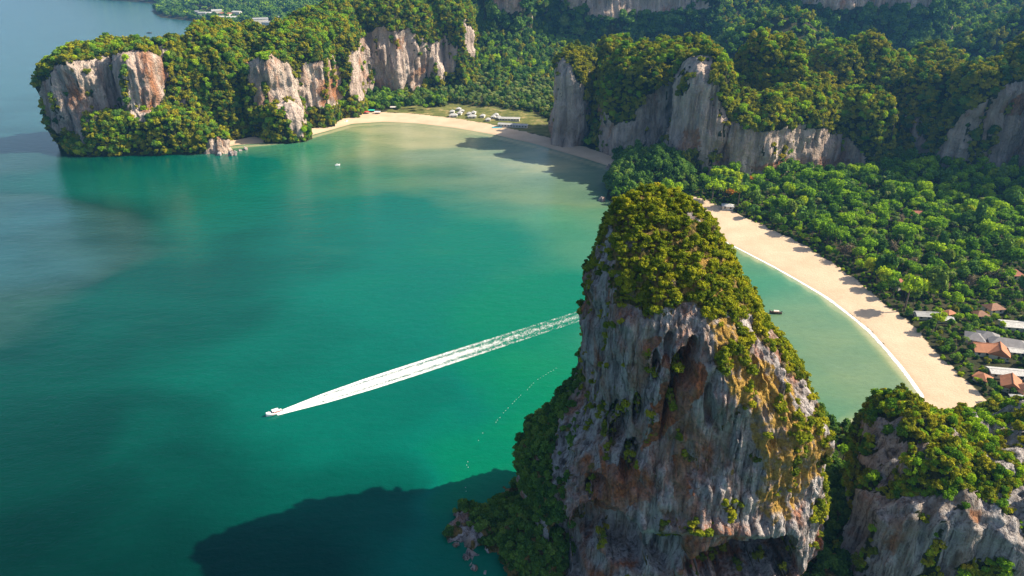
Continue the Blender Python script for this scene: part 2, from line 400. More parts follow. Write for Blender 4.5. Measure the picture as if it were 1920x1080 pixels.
def ground_at(px, py):
    x, y, z = G(px, py, 3.0)
    for _ in range(4):
        z = float(terrain(np.array([x]), np.array([y]))[0]); x, y, _z = G(px, py, z)
    return x, y, z
def axis(stops):
    out = []
    for (a, b, s) in stops: out.append(np.arange(a, b, s))
    return np.concatenate(out+[np.array([stops[-1][1]])])
gxs = axis([(-9000, -2600, 400), (-2600, -800, 45), (-800, -520, 12), (-520, 130, 5), (130, 420, 2.2), (420, 700, 5), (700, 1500, 18), (1500, 3000, 100), (3000, 9000, 600)])
gys = axis([(-2000, 80, 130), (80, 200, 6), (200, 580, 2.2), (580, 960, 3.5), (960, 1700, 12), (1700, 3600, 40), (3600, 12000, 400)])
XX, YY = np.meshgrid(gxs, gys); xx, yy = XX.ravel(), YY.ravel()
SD = land_sd(xx, yy); zz = terrain(xx, yy, SD)
en = 5*fbm(xx/9, yy/9, 0*xx, 3, 3)
def soft(poly, w, off=0.0):
    d = segdist(xx, yy, poly); s = np.where(inpoly(xx, yy, poly), d, -d); return sstep(-w, w, s+en*off)
sandv = np.maximum(soft(sand_s, 2.5, .35), soft(sand_w, 3.5, .4))
farb = gx([(405, 52), (360, 44), (300, 36)]); fd = segdist(xx, yy, farb, False)
sandv = np.maximum(sandv, sstep(26, 12, fd)*(SD > -5))
fb2 = gx([(283, 9), (180, 1), (150, -1)]); sandv = np.maximum(sandv, sstep(40, 16, segdist(xx, yy, fb2, False))*(SD > -8))
grassv = soft(clear_w, 5, .8)
m, nt, b, out = newmat("ground"); n = N(nt); p = n.pos()
soil = n.ramp(n.noise(p, 0.12, 4), [(0.35, (0.020, 0.026, 0.010)), (0.65, (0.055, 0.050, 0.022))])
gr = n.ramp(n.noise(p, 0.10, 5, 0.7), [(0.32, (0.055, 0.080, 0.018)), (0.55, (0.15, 0.15, 0.045)), (0.72, (0.36, 0.26, 0.13))])
sn = n.ramp(n.noise(p, 0.05, 5, 0.6), [(0.3, (0.50, 0.37, 0.25)), (0.7, (0.62, 0.47, 0.33))])
sn = n.mix(0.35, sn, n.ramp(n.noise(p, 1.2, 4, 0.7), [(0.3, 0.72), (0.6, 1.0)]), 'MULTIPLY')
wet = n.add("ShaderNodeSeparateXYZ"); n.link(p, wet.inputs[0])
sn = n.mix(n.ramp(wet.outputs[2], [(0.0, 0.55), (0.45, 0.0)]), sn, (0.40, 0.29, 0.18))
rough_edge = n.math('MULTIPLY', n.math('SUBTRACT', n.noise(p, 0.35, 4), 0.5), 0.9)
col = n.mix(n.ramp(n.math('ADD', n.attr("grass").outputs["Fac"], rough_edge), [(0.4, 0.0), (0.6, 1.0)]), soil, gr)
col = n.mix(n.ramp(n.math('ADD', n.attr("sand").outputs["Fac"], rough_edge), [(0.4, 0.0), (0.6, 1.0)]), col, sn)
n.link(col, b.inputs["Base Color"]); b.inputs["Roughness"].default_value = 0.95; b.inputs["Specular IOR Level"].default_value = 0.1
n.link(n.bump(n.noise(p, 0.8, 5, 0.7), 0.5, 0.6), b.inputs["Normal"])
M_GROUND = m
ground = put("ground", mesh_np("ground", np.stack([xx, yy, zz], -1), grid_quads(len(gxs), len(gys), False), [m], {"sand": sandv, "grass": grassv}, True))
tag(ground, "land with two sandy beaches, a grassy clearing and wooded slopes", kind="structure")

# ------------------------------------------------------------------ the sea
CTRL = [  # px, py, murkiness (suspended sand, plus painted sky sheen on the outer sea), greenness
    (60, 720, .05, .36), (100, 1000, 0, .06), (300, 1060, 0, .10), (150, 330, .04, .48), (130, 300, .04, .48), (210, 375, .08, .42), (380, 330, .05, .52), (60, 880, 0, .24), (500, 900, 0, .33), (300, 800, 0, .37), (300, 520, .12, .40), (80, 500, .38, .16), (60, 400, .40, .12), (100, 300, .40, .12), (30, 220, .42, .1), (60, 600, .24, .32), (200, 440, .26, .24), (100, 150, .5, .1), (250, 40, .5, .1), (370, 55, .5, .1), (-200, 500, .5, .1), (-200, 800, .1, .15),  # points off the headland paint its greenish reflection where the sky sheen stops
    (500, 650, .02, .5), (700, 560, .06, .62), (800, 700, .05, .54), (700, 880, .02, .38), (900, 850, .14, .75), (1000, 720, .16, .9), (930, 880, .18, .95), (1050, 560, .12, .8),
    (900, 450, .12, .72), (1080, 420, .30, .75), (700, 400, .08, .6), (500, 380, .05, .55), (300, 340, .03, .5), (450, 320, .07, .55), (620, 330, .10, .65), (560, 290, .35, .8), (600, 300, .3, .8),
    (760, 330, .30, .7), (720, 300, .5, .6), (660, 270, .85, .6), (760, 262, .9, .55), (860, 285, .72, .45), (850, 330, .42, .55), (950, 300, .78, .4), (1050, 320, .86, .5), (960, 350, .62, .5), (900, 365, .25, .7),
    (1000, 385, .5, .55), (1080, 360, .5, .5), (1060, 408, .62, .8), (1130, 400, .5, .7), (1110, 340, .5, .4), (480, 275, .6, .7),
    (1330, 450, .6, .7), (1400, 520, .46, .8), (1450, 560, .46, .76), (1500, 640, .46, .72), (1560, 700, .48, .68), (1500, 570, .55, .68), (1600, 740, .52, .62), (1580, 640, .60, .62), (1650, 720, .62, .58), (1560, 790, .5, .66), (1400, 490, .60, .65)]
cxy = np.array([G(a, b_)[:2] for a, b_, _, _ in CTRL]); cv = np.array([[c, d] for _, _, c, d in CTRL])
wxs = axis([(-26000, -2000, 2000), (-2000, -900, 60), (-900, 420, 6), (420, 1000, 100), (1000, 26000, 2500)])
wys = axis([(-4000, 60, 250), (60, 420, 5), (420, 1000, 6), (1000, 3400, 40), (3400, 30000, 1900)])
WX, WY = np.meshgrid(wxs, wys); wx, wy = WX.ravel(), WY.ravel()
num = np.zeros((len(wx), 2)); den = np.zeros(len(wx))
wxn = wx+40*fbm(wx/90, wy/90, 0*wx, 77, 4); wyn = wy+34*fbm(wx/90, wy/90, 0*wx+9, 78, 4)
for (cx, cy), v in zip(cxy, cv):
    s = 12+0.05*math.hypot(cx, cy)
    w_ = 1/(((wxn-cx)**2+(wyn-cy)**2)/s**2+1.0)**2.5
    num += w_[:, None]*v; den += w_
fld = num/den[:, None]
wsd = land_sd(wx, wy)
shoal = sstep(-16, 1, wsd+4*fbm(wx/20, wy/20, 0*wx, 71, 3))*(wy < 1100)
near_sand = np.minimum(segdist(wx, wy, sand_s), segdist(wx, wy, sand_w))
fld[:, 0] = np.maximum(fld[:, 0], 0.95*sstep(17, 0, near_sand))
m, nt, b, out = newmat("sea_water"); n = N(nt); p = n.pos()
mu = n.attr("murk").outputs["Fac"]; ge = n.attr("green").outputs["Fac"]
pt = n.math('MULTIPLY', n.math('SUBTRACT', n.noise(p, 0.012, 5, 0.6, (1, 2.4, 1)), 0.5), 0.16)
mu2 = n.math('ADD', mu, n.math('MULTIPLY', pt, n.ramp(mu, [(0.05, 0.1), (0.3, 2.2)])), True)
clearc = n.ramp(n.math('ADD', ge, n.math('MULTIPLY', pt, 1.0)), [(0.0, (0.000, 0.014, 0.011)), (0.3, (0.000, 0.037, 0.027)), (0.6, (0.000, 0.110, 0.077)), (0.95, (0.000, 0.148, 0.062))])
murk_sheen_col = n.ramp(ge, [(0.15, (0.060, 0.195, 0.225)), (0.40, (0.17, 0.25, 0.19)), (0.62, (0.20, 0.245, 0.115)), (0.8, (0.06, 0.23, 0.13))])  # lowest green stop is pale blue, painting sky reflection on the outer sea
murk_sheen_col = n.mix(n.ramp(mu2, [(0.72, 0.0), (1.0, 0.85)]), murk_sheen_col, (0.47, 0.42, 0.25))
tiny = n.noise(p, 0.22, 4, 0.65, (1, 2.2, 1))
col = n.mix(n.ramp(mu2, [(0.15, 0.0), (0.42, 0.35), (0.78, 1.0)]), clearc, murk_sheen_col)
col = n.mix(1.0, col, n.ramp(tiny, [(0.3, 0.86), (0.7, 1.0)]), "MULTIPLY")
n.link(col, b.inputs["Base Color"]); b.inputs["IOR"].default_value = 1.30; b.inputs["Roughness"].default_value = 0.12; b.inputs["Specular Tint"].default_value = (0.0, 0.7, 0.72, 1)
h = n.math('ADD', n.noise(p, 0.55, 4, 0.6, (1, 1.5, 1)), n.math('MULTIPLY', n.noise(p, 0.10, 3, 0.5, (1, 1.8, 1)), 2.2))
n.link(n.bump(h, 0.24, 0.6), b.inputs["Normal"])
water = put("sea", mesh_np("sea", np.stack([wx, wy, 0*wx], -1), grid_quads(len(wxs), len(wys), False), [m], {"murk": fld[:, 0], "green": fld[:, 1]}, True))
tag(water, "emerald sea water, pale and sandy near the beaches", kind="structure")

# ------------------------------------------------------------------ karst rock
class Karst:
    """shells of one massif, gathered into one mesh; keeps faces for planting"""
    def __init__(s): s.V = []; s.Q = []; s.A = {"veg": [], "rust": [], "ochre": []}; s.o = 0; s.pl = []; s.foot = []
    def shell(s, P, Q, veg, rust, ochre):
        s.V.append(P); s.Q.append(Q+s.o); s.o += len(P)
        s.A["veg"].append(veg); s.A["rust"].append(rust); s.A["ochre"].append(ochre)
        s.pl.append((P, Q, veg))
    def build(s, name, mat):
        me = mesh_np(name, np.concatenate(s.V), np.concatenate(s.Q), [mat], {k: np.concatenate(v) for k, v in s.A.items()}, True)
        return put(name, me)
FOOT = []     # every rock's footprint, so that no tree is planted inside one
def grid_normals(P, nu, nv):
    X = P.reshape(nv, nu, 3)
    du = np.roll(X, -1, 1)-np.roll(X, 1, 1); dv = np.gradient(X, axis=0)
    nn = np.cross(du, dv); L = np.linalg.norm(nn, axis=2, keepdims=True); return (nn/np.maximum(L, 1e-6)).reshape(-1, 3)
def polymask(P, polys, amp, sc, seed):
    px, py, D = proj(P)
    ox = amp*fbm(P[:, 0]/sc, P[:, 1]/sc, P[:, 2]/sc, seed, 3); oy = amp*fbm(P[:, 0]/sc, P[:, 1]/sc, P[:, 2]/sc+50, seed+1, 3)
    r = np.zeros(len(P), bool)
    for q in polys: r |= inpoly(px+ox, py+oy, q)
    return r
def displace(P, ctr, nu, nv, k, seed, flute=1.0, iso=1.0, fs=1.0):
    """rough karst relief: broad bulges, vertical flutes, small crags"""
    nn = grid_normals(P, nu, nv)
    hz = nn.copy(); hz[:, 2] *= 0.35
    x, y, z = P[:, 0]/k, P[:, 1]/k, P[:, 2]/k
    d = 5.0*fbm(x/26, y/26, z/32, seed, 3)
    rid = 1-2*np.abs(fbm(x/7/fs, y/7/fs, z/75, seed+5, 3)); d += 1.5*flute*rid
    d += 1.9*iso*fbm(x/9, y/9, z/14, seed+9, 3) + 0.9*flute*fbm(x/3.2/fs, y/3.2/fs, z/30, seed+13, 2) + 0.6*iso*fbm(x/2.6, y/2.6, z/2.6, seed+17, 2)
    return P + hz*(d*k)[:, None]
def hump(K, cx, top, Y, hw, dep, z0=-5.0, wall=0.6, n_=2.5, lean=0.10, seed=0, k=1.0, nu=None, nv=None, bare=(), rust=(), ochre=(), flat=0.5, px_amp=7, vegp=None, skew=0.0, foot=True, rot=0.0, gaps=0.0):
    ctr = PY(cx, top, Y); ztop = ctr[2]
    zm = (ztop+max(z0, 0))/2; D = Y*cp_+(CAMZ-zm)*sp_
    X = (cx-960)/F*D; a = hw/F*D
    h = ztop-z0
    res = max(1.0, D/520*1.0)
    nu = nu or int(np.clip(2*math.pi*(a+dep)/2/res, 40, 420)); nw = int(np.clip(h*wall/res, 14, 150)); nd = int(np.clip((a+dep)/2/res, 14, 150))
    th = np.linspace(0, 2*np.pi, nu, endpoint=False)
    ct, st = np.cos(th), np.sin(th)
    rp = 1/(np.abs(ct)**n_+np.abs(st)**n_)**(1/n_)
    rp = rp*(1+0.13*fbm(ct*1.6+seed, st*1.6, 0*ct, seed+3, 3))
    tw = np.linspace(0, 1, nw); ph = np.linspace(0, np.pi/2, nd+1)[1:]
    zr = np.concatenate([z0+h*wall*tw, z0+h*wall+h*(1-wall)*np.sin(ph)**(1.0)])
    rr = np.concatenate([1-lean*tw-0.05*np.exp(-tw*h*wall/6.0)*0, (1-lean)*np.cos(ph)**(1-flat*.55)]); rr[-1] = 0.004
    nv = len(zr)
    RP = rr[:, None]*rp[None, :]
    sk = skew*((zr-z0)/h)[:, None]
    lx, ly = a*(RP*ct+sk), dep*RP*st; cr_, sr_ = math.cos(R(rot)), math.sin(R(rot))
    P = np.stack([X+lx*cr_-ly*sr_, Y+lx*sr_+ly*cr_, np.repeat(zr[:, None], nu, 1)], -1).reshape(-1, 3)
    P = displace(P, None, nu, nv, k, seed, 1.7)
    dz = (P[:, 2]-z0)/h
    P[:, 2] += sstep(.45, .9, dz)*k*(9*fbm(P[:, 0]/(20*k), P[:, 1]/(20*k), 0*dz, seed+40, 4))
    Q = grid_quads(nu, nv, True)
    nn = grid_normals(P, nu, nv)
    px, py, D_ = proj(P)
    tocam = np.array([0, 0, CAMZ])-P; tocam /= np.linalg.norm(tocam, axis=1)[:, None]
    facing = (nn*tocam).sum(1) > -0.05
    slopev = sstep(0.0, 0.45, nn[:, 2]+0.25*fbm(P[:, 0]/12, P[:, 1]/12, P[:, 2]/12, seed+60, 3))
    b_ = polymask(P, bare, px_amp, 14*k, seed+70) if len(bare) else np.zeros(len(P), bool)
    strk = fbm(P[:, 0]/(10*k), P[:, 1]/(10*k), P[:, 2]/(40*k), seed+80, 3)
    veg = np.where(facing, np.where(b_, np.where((strk > 0.55) & (nn[:, 2] > -.15), 0.9, 0.0), 1.0), slopev)
    if gaps: veg = np.where(facing & ~b_ & (fbm(P[:, 0]/9, P[:, 1]/9, P[:, 2]/9, seed+85, 3) > gaps), 0.0, veg)
    if vegp: veg = np.where(polymask(P, vegp, px_amp, 14*k, seed+71), 1.0, veg)
    ru = polymask(P, rust, px_amp, 10*k, seed+90).astype(float)*np.clip(.7+.8*strk, 0, 1) if len(rust) else np.zeros(len(P))
    oc = polymask(P, ochre, px_amp, 10*k, seed+95).astype(float) if len(ochre) else np.zeros(len(P))
    K.shell(P, Q, veg, ru, oc)
    if foot: FOOT.append((X, Y, a, dep)); 
    K.foot.append((X, Y, a, dep))
    return ctr
def plant_points(K, rad, dens=1.0, vis=True, jit=0.35, maxn=60000, zmin=1.2, rg=None, steep=0.12):
    """points on the planted faces of a massif: position and crown radius"""
    rg = rg or rng; PP = []; NN = []
    for P, Q, veg in K.pl:
        A, B, C_, D_ = (P[Q[:, i]] for i in range(4))
        cr = np.cross(C_-A, D_-B); ar = np.linalg.norm(cr, axis=1)/2; nn = cr/np.maximum(ar*2, 1e-6)[:, None]
        v = veg[Q].mean(1); ctr = (A+C_)/2
        tocam = np.array([0, 0, CAMZ])-ctr; tocam /= np.linalg.norm(tocam, axis=1)[:, None]
        w = ar*np.clip(v*1.6-.4, 0, 1)*np.where(nn[:, 2] > steep, 1.0, np.where(nn[:, 2] > -.25, 0.75, 0.0))
        if vis:
            px, py, D = proj(ctr)
            w *= np.where((nn*tocam).sum(1) > -0.35, 1.0, 0.15)*((px > -120) & (px < 2040) & (py > -120) & (py < 1200))
        w *= (ctr[:, 2] > zmin)
        kk = rg.poisson(np.minimum(w*dens/(rad*rad*1.35), 50)); idx = np.repeat(np.arange(len(Q)), kk)
        u, t = rg.random((2, len(idx)))
        u, t = u[:, None], t[:, None]
        PP.append(A[idx]*(1-u)*(1-t)+B[idx]*u*(1-t)+C_[idx]*u*t+D_[idx]*(1-u)*t); NN.append(nn[idx])
    PP = np.concatenate(PP); NN = np.concatenate(NN)
    if len(PP) > maxn:
        s = rg.choice(len(PP), maxn, False); PP = PP[s]; NN = NN[s]
    r = np.minimum(rad*np.exp(rg.normal(0, jit, len(PP))), rad*1.9)
    PP = PP + NN*np.minimum(r*0.15, 1)[:, None]; PP[:, 2] -= r*0.25
    return PP, r

def scatter(name, P, r, sources, label, hs=(0.8, 1.25), idx=None):
    """one object: many crowns too many to count, instanced on points"""
    k = len(P); rg = np.random.default_rng(len(P)+3)
    me = bpy.data.meshes.new(name); me.vertices.add(k); me.vertices.foreach_set("co", np.asarray(P, np.float32).ravel())
    def fa(nm, ty, key, val): a = me.attributes.new(nm, ty, 'POINT'); a.data.foreach_set(key, np.ascontiguousarray(val).ravel())
    s = np.stack([r, r*rg.uniform(.85, 1.15, k), r*rg.uniform(hs[0], hs[1], k)], -1)
    rot = np.stack([rg.normal(0, .1, k), rg.normal(0, .1, k), rg.uniform(0, 6.283, k)], -1)
    fa("scl", 'FLOAT_VECTOR', "vector", s.astype(np.float32)); fa("rot", 'FLOAT_VECTOR', "vector", rot.astype(np.float32))
    fa("pick", 'INT', "value", (rg.integers(0, len(sources), k) if idx is None else idx).astype(np.int32))
    o = put(name, me); tag(o, label, None, None, "stuff")
    g = bpy.data.node_groups.new(name, 'GeometryNodeTree')
    g.interface.new_socket("Geometry", in_out='INPUT', socket_type='NodeSocketGeometry')
    g.interface.new_socket("Geometry", in_out='OUTPUT', socket_type='NodeSocketGeometry')
    gi, go = g.nodes.new("NodeGroupInput"), g.nodes.new("NodeGroupOutput")
    iop = g.nodes.new("GeometryNodeInstanceOnPoints"); jn = g.nodes.new("GeometryNodeJoinGeometry")
    for so_ in sources:
        oi = g.nodes.new("GeometryNodeObjectInfo"); oi.inputs["Object"].default_value = so_; oi.inputs["As Instance"].default_value = True
        g.links.new(oi.outputs["Geometry"], jn.inputs[0])
    def na(nm, ty):
        a = g.nodes.new("GeometryNodeInputNamedAttribute"); a.data_type = ty; a.inputs[0].default_value = nm; return a.outputs[0]
    g.links.new(gi.outputs[0], iop.inputs["Points"]); g.links.new(jn.outputs[0], iop.inputs["Instance"])
    iop.inputs["Pick Instance"].default_value = True
    g.links.new(na("pick", 'INT'), iop.inputs["Instance Index"]); g.links.new(na("scl", 'FLOAT_VECTOR'), iop.inputs["Scale"])
    e2r = g.nodes.new("FunctionNodeEulerToRotation"); g.links.new(na("rot", 'FLOAT_VECTOR'), e2r.inputs[0]); g.links.new(e2r.outputs[0], iop.inputs["Rotation"])
    g.links.new(iop.outputs[0], go.inputs[0])
    md = o.modifiers.new("scatter", 'NODES'); md.node_group = g
    return o

# ---- the big tower: silhouette read at its middle, Y = TY
TY = 206.0
def profile(pts, y):
    a = []
    for px, py in pts:
        yy_ = y
        for _ in range(6):
            q = PY(px, py, yy_); yy_ = y - 0.24*(q[0]-48)*float(sstep(112, 84, np.array(q[2])))
        a.append(q)
    a = np.array(a); o_ = np.argsort(a[:, 2]); return a[o_, 2], a[o_, 0]
LZ, LX = profile([(950, 990), (955, 940), (958, 890), (965, 830), (1010, 780), (1058, 722), (1083, 660), (1087, 600), (1098, 520), (1128, 432), (1158, 388), (1190, 364), (1216, 357)], TY)
RZ, RX = profile([(1500, 1010), (1528, 950), (1540, 880), (1534, 820), (1520, 745), (1490, 682), (1440, 612), (1415, 560), (1378, 492), (1345, 435), (1308, 395), (1265, 362), (1222, 357)], TY)
ZT = max(LZ[-1], RZ[-1])
def bell(zt, pts): return np.interp(zt, [p_[0] for p_ in pts], [p_[1] for p_ in pts])
FRONT = [(-6, 43), (8, 43), (30, 42), (60, 40), (82, 37.5), (97, 33.5), (105, 28.5), (112, 22), (118, 14.5), (123.5, 7), (127.5, 0)]
BACK = [(-6, 24), (30, 24), (70, 23), (95, 21), (110, 16), (120, 11), (125, 6), (127.5, 0)]
TOWER = Karst()
nu, nv = 760, 430
th = np.linspace(0, 2*np.pi, nu, endpoint=False)
zc_ = np.concatenate([np.linspace(-6, 112, 340), 112+(ZT-112)*np.sin(np.linspace(0, np.pi/2, 91))[1:]])
nv = len(zc_)
L_ = np.interp(zc_, LZ, LX)+np.interp(zc_, [20, 45, 80, 110, 127], [5.0, 4.4, 2.6, 1.6, 0]); R_ = np.interp(zc_, RZ, RX)-np.interp(zc_, [0, 30, 100, 127], [3.5, 3.0, 1.8, 0]); mid = (L_+R_)/2; hwid = np.maximum((R_-L_)/2, 0.02)
mid[-1] = mid[-2]; hwid[-1] = 0.01
sc_ = ZT/127.5
Fr = bell(zc_, [(a_*sc_, b_) for a_, b_ in FRONT]); Ba = bell(zc_, [(a_*sc_, b_) for a_, b_ in BACK])
ne = 2.35
rp = 1/(np.abs(np.cos(th))**ne+np.abs(np.sin(th))**ne)**(1/ne)
ct, st = np.cos(th)*rp, np.sin(th)*rp
P = np.stack([mid[:, None]+hwid[:, None]*ct, TY+np.where(st > 0, Ba[:, None]*st, Fr[:, None]*st), np.repeat(zc_[:, None], nu, 1)], -1).reshape(-1, 3)
P0 = P.copy(); P = displace(P, None, nu, nv, 0.72, 101, 0.9, 0.45, 0.8)
P = P0+(P-P0)*(1-.75*sstep(90, 120, P0[:, 2]))[:, None]
P = displace(P, None, nu, nv, 0.26, 131, 1.3, 0.3)
P[:, 1] -= 0.24*(P[:, 0]-48)*sstep(112, 84, P[:, 2])
px, py, _d = proj(P); nn = grid_normals(P, nu, nv)
front = nn[:, 1] < 0.25
carve = np.zeros(len(P))
for cx, cy, rx, ry, dd, tl in [(1286, 695, 24, 40, 8, 0), (1258, 745, 9, 75, 6, .25), (1300, 665, 12, 30, 4, 0), (1230, 690, 8, 30, 3, 0), (1195, 770, 9, 30, 4, 0), (1160, 800, 22, 45, 5, 0), (1180, 860, 16, 40, 5, .2),
                              (1120, 915, 22, 26, 6, 0), (1110, 985, 38, 40, 9, 0), (1165, 1010, 40, 55, 9, -.3), (1060, 1045, 40, 60, 7, 0), (1250, 1040, 40, 40, 5, 0), (1412, 1062, 92, 58, 22, 0), (1350, 1080, 60, 40, 14, 0), (1215, 560, 14, 40, 2.5, 0), (1255, 650, 10, 26, 3, 0), (1330, 760, 10, 40, 2.5, 0)]:
    ddx = (px-cx-tl*(cy-py))/rx; ddy = (py-cy)/ry
    q = ddx**2+ddy**2+0.5*fbm(P[:, 0]/5, P[:, 1]/5, P[:, 2]/9, int(cx), 3)
    carve = np.maximum(carve, dd*(1.35 if dd < 10 else 1.0)*sstep(1.2, 0.55, q))
P[:, 1] += np.where(front, carve, 0)
ledge = sstep(18, 0, np.abs(py-(985+0.05*(px-1230))))*(px > 1200)*(px < 1440)*front
P[:, 1] -= 2.2*ledge
nn = grid_normals(P, nu, nv)
TVEG = [[(1080, 450), (1118, 455), (1160, 470), (1172, 580), (1218, 604), (1292, 588), (1330, 650), (1372, 650), (1395, 690), (1425, 775), (1440, 840), (1462, 905), (1470, 960), (1500, 1000), (1560, 960), (1570, 700), (1450, 540), (1400, 450), (1250, 320), (1130, 330), (1080, 420)],
        [(1070, 650), (1084, 660), (1074, 735), (1050, 790), (1030, 850), (1032, 900), (1062, 960), (1050, 1010), (1000, 1000), (985, 940), (990, 880), (950, 820), (1000, 760), (1050, 700)],
        [(1090, 500), (1108, 470), (1112, 530), (1095, 575)], [(1225, 975), (1330, 975), (1330, 998), (1225, 1000)]]
vt = polymask(P, TVEG, 30, 12, 200)
low = polymask(P, [[(1330, 600), (1400, 600), (1600, 800), (1600, 1020), (1380, 1020), (1330, 700)]], 20, 12, 230)
patch = fbm(P[:, 0]/6, P[:, 1]/6, P[:, 2]/8, 240, 3)
veg = np.where(vt, np.where(low, np.where(patch > 0.26, 1.0, 0.0), np.where(patch > -0.62, 1.0, 0.25)), 0.0)
veg = np.where(~front, np.where(nn[:, 2] > -0.05, 1.0, 0.3), veg)
veg = np.where(front & ~vt & (patch > 0.62) & (nn[:, 2] > 0.02), 0.9, veg)
ochre = polymask(P, [[(1322, 590), (1372, 600), (1450, 700), (1510, 800), (1545, 830), (1530, 900), (1475, 975), (1440, 1000), (1425, 900), (1405, 790), (1340, 680)], [(1240, 480), (1330, 470), (1370, 560), (1300, 590)]], 22, 10, 250).astype(float)
rust = polymask(P, [[(1255, 670), (1300, 655), (1320, 712), (1300, 760), (1266, 785), (1225, 840), (1195, 860), (1215, 790), (1255, 740)], [(1200, 635), (1225, 635), (1220, 670), (1204, 672)],
                    [(1100, 880), (1190, 870), (1210, 930), (1165, 970), (1100, 960)], [(1280, 1010), (1340, 1000), (1330, 1070), (1270, 1075)], [(1260, 860), (1290, 840), (1290, 960), (1265, 960)]], 22, 7, 260).astype(float)
TOWER.shell(P, grid_quads(nu, nv, True), veg, rust*np.clip(.85+.5*patch, 0, 1), ochre)
FOOT.append((55, TY, 58, 32))
# the foot of the tower reaching into the sea, and the saddle towards the next rock
hump(TOWER, 955, 945, 213, 75, 22, -5, 0.45, 2.2, 0.25, 301, 0.45, bare=[[(835, 985), (875, 990), (905, 1040), (925, 1100), (830, 1100)]], px_amp=10)
lb_ = [[(800, 900), (905, 990), (935, 1120), (800, 1120)]]
hump(TOWER, 872, 968, 205, 30, 10, -5, 0.6, 2.2, 0.15, 302, 0.5, bare=lb_, px_amp=8)
hump(TOWER, 884, 1000, 197, 32, 8, -5, 0.6, 2.2, 0.15, 306, 0.55, bare=lb_, px_amp=8)
hump(TOWER, 915, 1035, 189, 34, 8, -5, 0.6, 2.2, 0.15, 307, 0.55, bare=lb_, px_amp=8)
hump(TOWER, 1010, 985, 192, 90, 20, -5, 0.4, 2.2, 0.25, 303, 0.45, px_amp=10)
tower = TOWER.build("rock_tower", M_LIME)
tag(tower, "tall limestone rock tower with a green cap, standing in front of the beach", "rock tower")
CAVE = Karst()
hump(CAVE, 1400, pyz(6, 180), 180, 120, 22, -4, 0.4, 2.2, 0.3, 314, 0.4, bare=[[(1200, 900), (1500, 900), (1500, 1300), (1200, 1300)]])
hump(CAVE, 1180, pyz(5, 176), 176, 130, 16, -4, 0.4, 2.2, 0.3, 315, 0.4)
SADDLE = Karst()
hump(SADDLE, 1562, 806, 262, 58, 22, -3, 0.3, 2.2, 0.2, 311, 0.45)
hump(SADDLE, 1560, pyz(10, 215), 215, 62, 58, -3, 0.3, 2.2, 0.2, 312, 0.45)
hump(SADDLE, 1540, pyz(7, 172), 172, 75, 30, -3, 0.3, 2.2, 0.2, 313, 0.45)
tag(CAVE.build("cave_floor", M_LIME), "rocky floor at the mouth of the cave under the rock tower", kind="structure")
saddle = SADDLE.build("saddle_hill", M_LIME); tag(saddle, "low wooded saddle between the rock tower and the next outcrop", kind="structure")

OUT = Karst()
ob = [[(1570, 915), (1650, 925), (1700, 955), (1770, 985), (1820, 940), (1895, 915), (1930, 900), (1960, 1100), (1570, 1110)], [(1645, 880), (1690, 835), (1700, 880), (1640, 925)], [(1855, 815), (1925, 800), (1930, 880), (1880, 875)], [(1720, 845), (1745, 840), (1735, 880), (1715, 880)]]
orr = [[(1660, 960), (1690, 960), (1690, 1030), (1668, 1040)], [(1810, 960), (1840, 955), (1840, 985), (1815, 990)]]
ov = [[(1790, 1062), (1830, 1055), (1890, 1055), (1900, 1100), (1780, 1100)]]
okw = dict(bare=ob, rust=orr, px_amp=16, gaps=0.12)
hump(OUT, 1692, 784, 200, 86, 26, -4, 0.72, 2.5, 0.05, 321, 0.5, rot=-10, **okw)
hump(OUT, 1800, 822, 196, 90, 28, -4, 0.70, 2.4, 0.06, 322, 0.5, rot=-8, **okw)
hump(OUT, 1905, 832, 196, 90, 30, -4, 0.70, 2.4, 0.06, 326, 0.5, rot=-6, **okw)
hump(OUT, 1990, 800, 200, 90, 30, -4, 0.66, 2.4, 0.06, 323, 0.5, **okw)
hump(OUT, 1760, 905, 180, 150, 18, -4, 0.80, 2.7, 0.03, 324, 0.5, rot=-6, vegp=ov, **okw)
hump(OUT, 1930, 890, 178, 110, 20, -4, 0.80, 2.7, 0.03, 327, 0.5, rot=-6, vegp=ov, **okw)
hump(OUT, 1682, 842, 182, 24, 6, 10, 0.7, 2.0, 0.55, 325, 0.3, bare=ob, px_amp=8)
hump(OUT, 1880, 775, 262, 70, 14, -3, 0.3, 2.2, 0.2, 328, 0.4)
outcrop = OUT.build("rock_outcrop", M_GREY)
tag(outcrop, "broad grey limestone outcrop with trees on top, at the near end of the beach", "rock outcrop")

# ---- the long headland across the bay
HEAD = Karst()
hb = [[(80, 150), (108, 118), (160, 112), (240, 100), (312, 88), (316, 140), (300, 200), (270, 228), (205, 205), (165, 222), (148, 252), (95, 250), (80, 190)], [(146, 238), (178, 252), (166, 278), (146, 268)],
      [(468, 118), (500, 108), (530, 125), (578, 128), (572, 205), (560, 250), (548, 245), (528, 195), (488, 200)], [(562, 128), (622, 112), (640, 190), (612, 198), (570, 190)],
      [(664, 100), (700, 62), (762, 58), (802, 92), (800, 140), (776, 172), (760, 152), (730, 190), (664, 180)], [(800, 85), (830, 70), (857, 100), (850, 132), (825, 152), (803, 130)], [(868, 40), (888, 60), (888, 112), (872, 84)], [(330, 185), (352, 185), (352, 215), (335, 215)], [(395, 255), (432, 262), (440, 288), (385, 290)]]
hr = [[(262, 170), (290, 165), (285, 212), (265, 215)], [(290, 110), (312, 105), (312, 165), (300, 165)], [(592, 150), (640, 140), (640, 190), (600, 195)], [(735, 70), (758, 70), (756, 95), (740, 92)], [(770, 130), (800, 125), (776, 172)], [(700, 150), (730, 140), (745, 175), (715, 190)]]
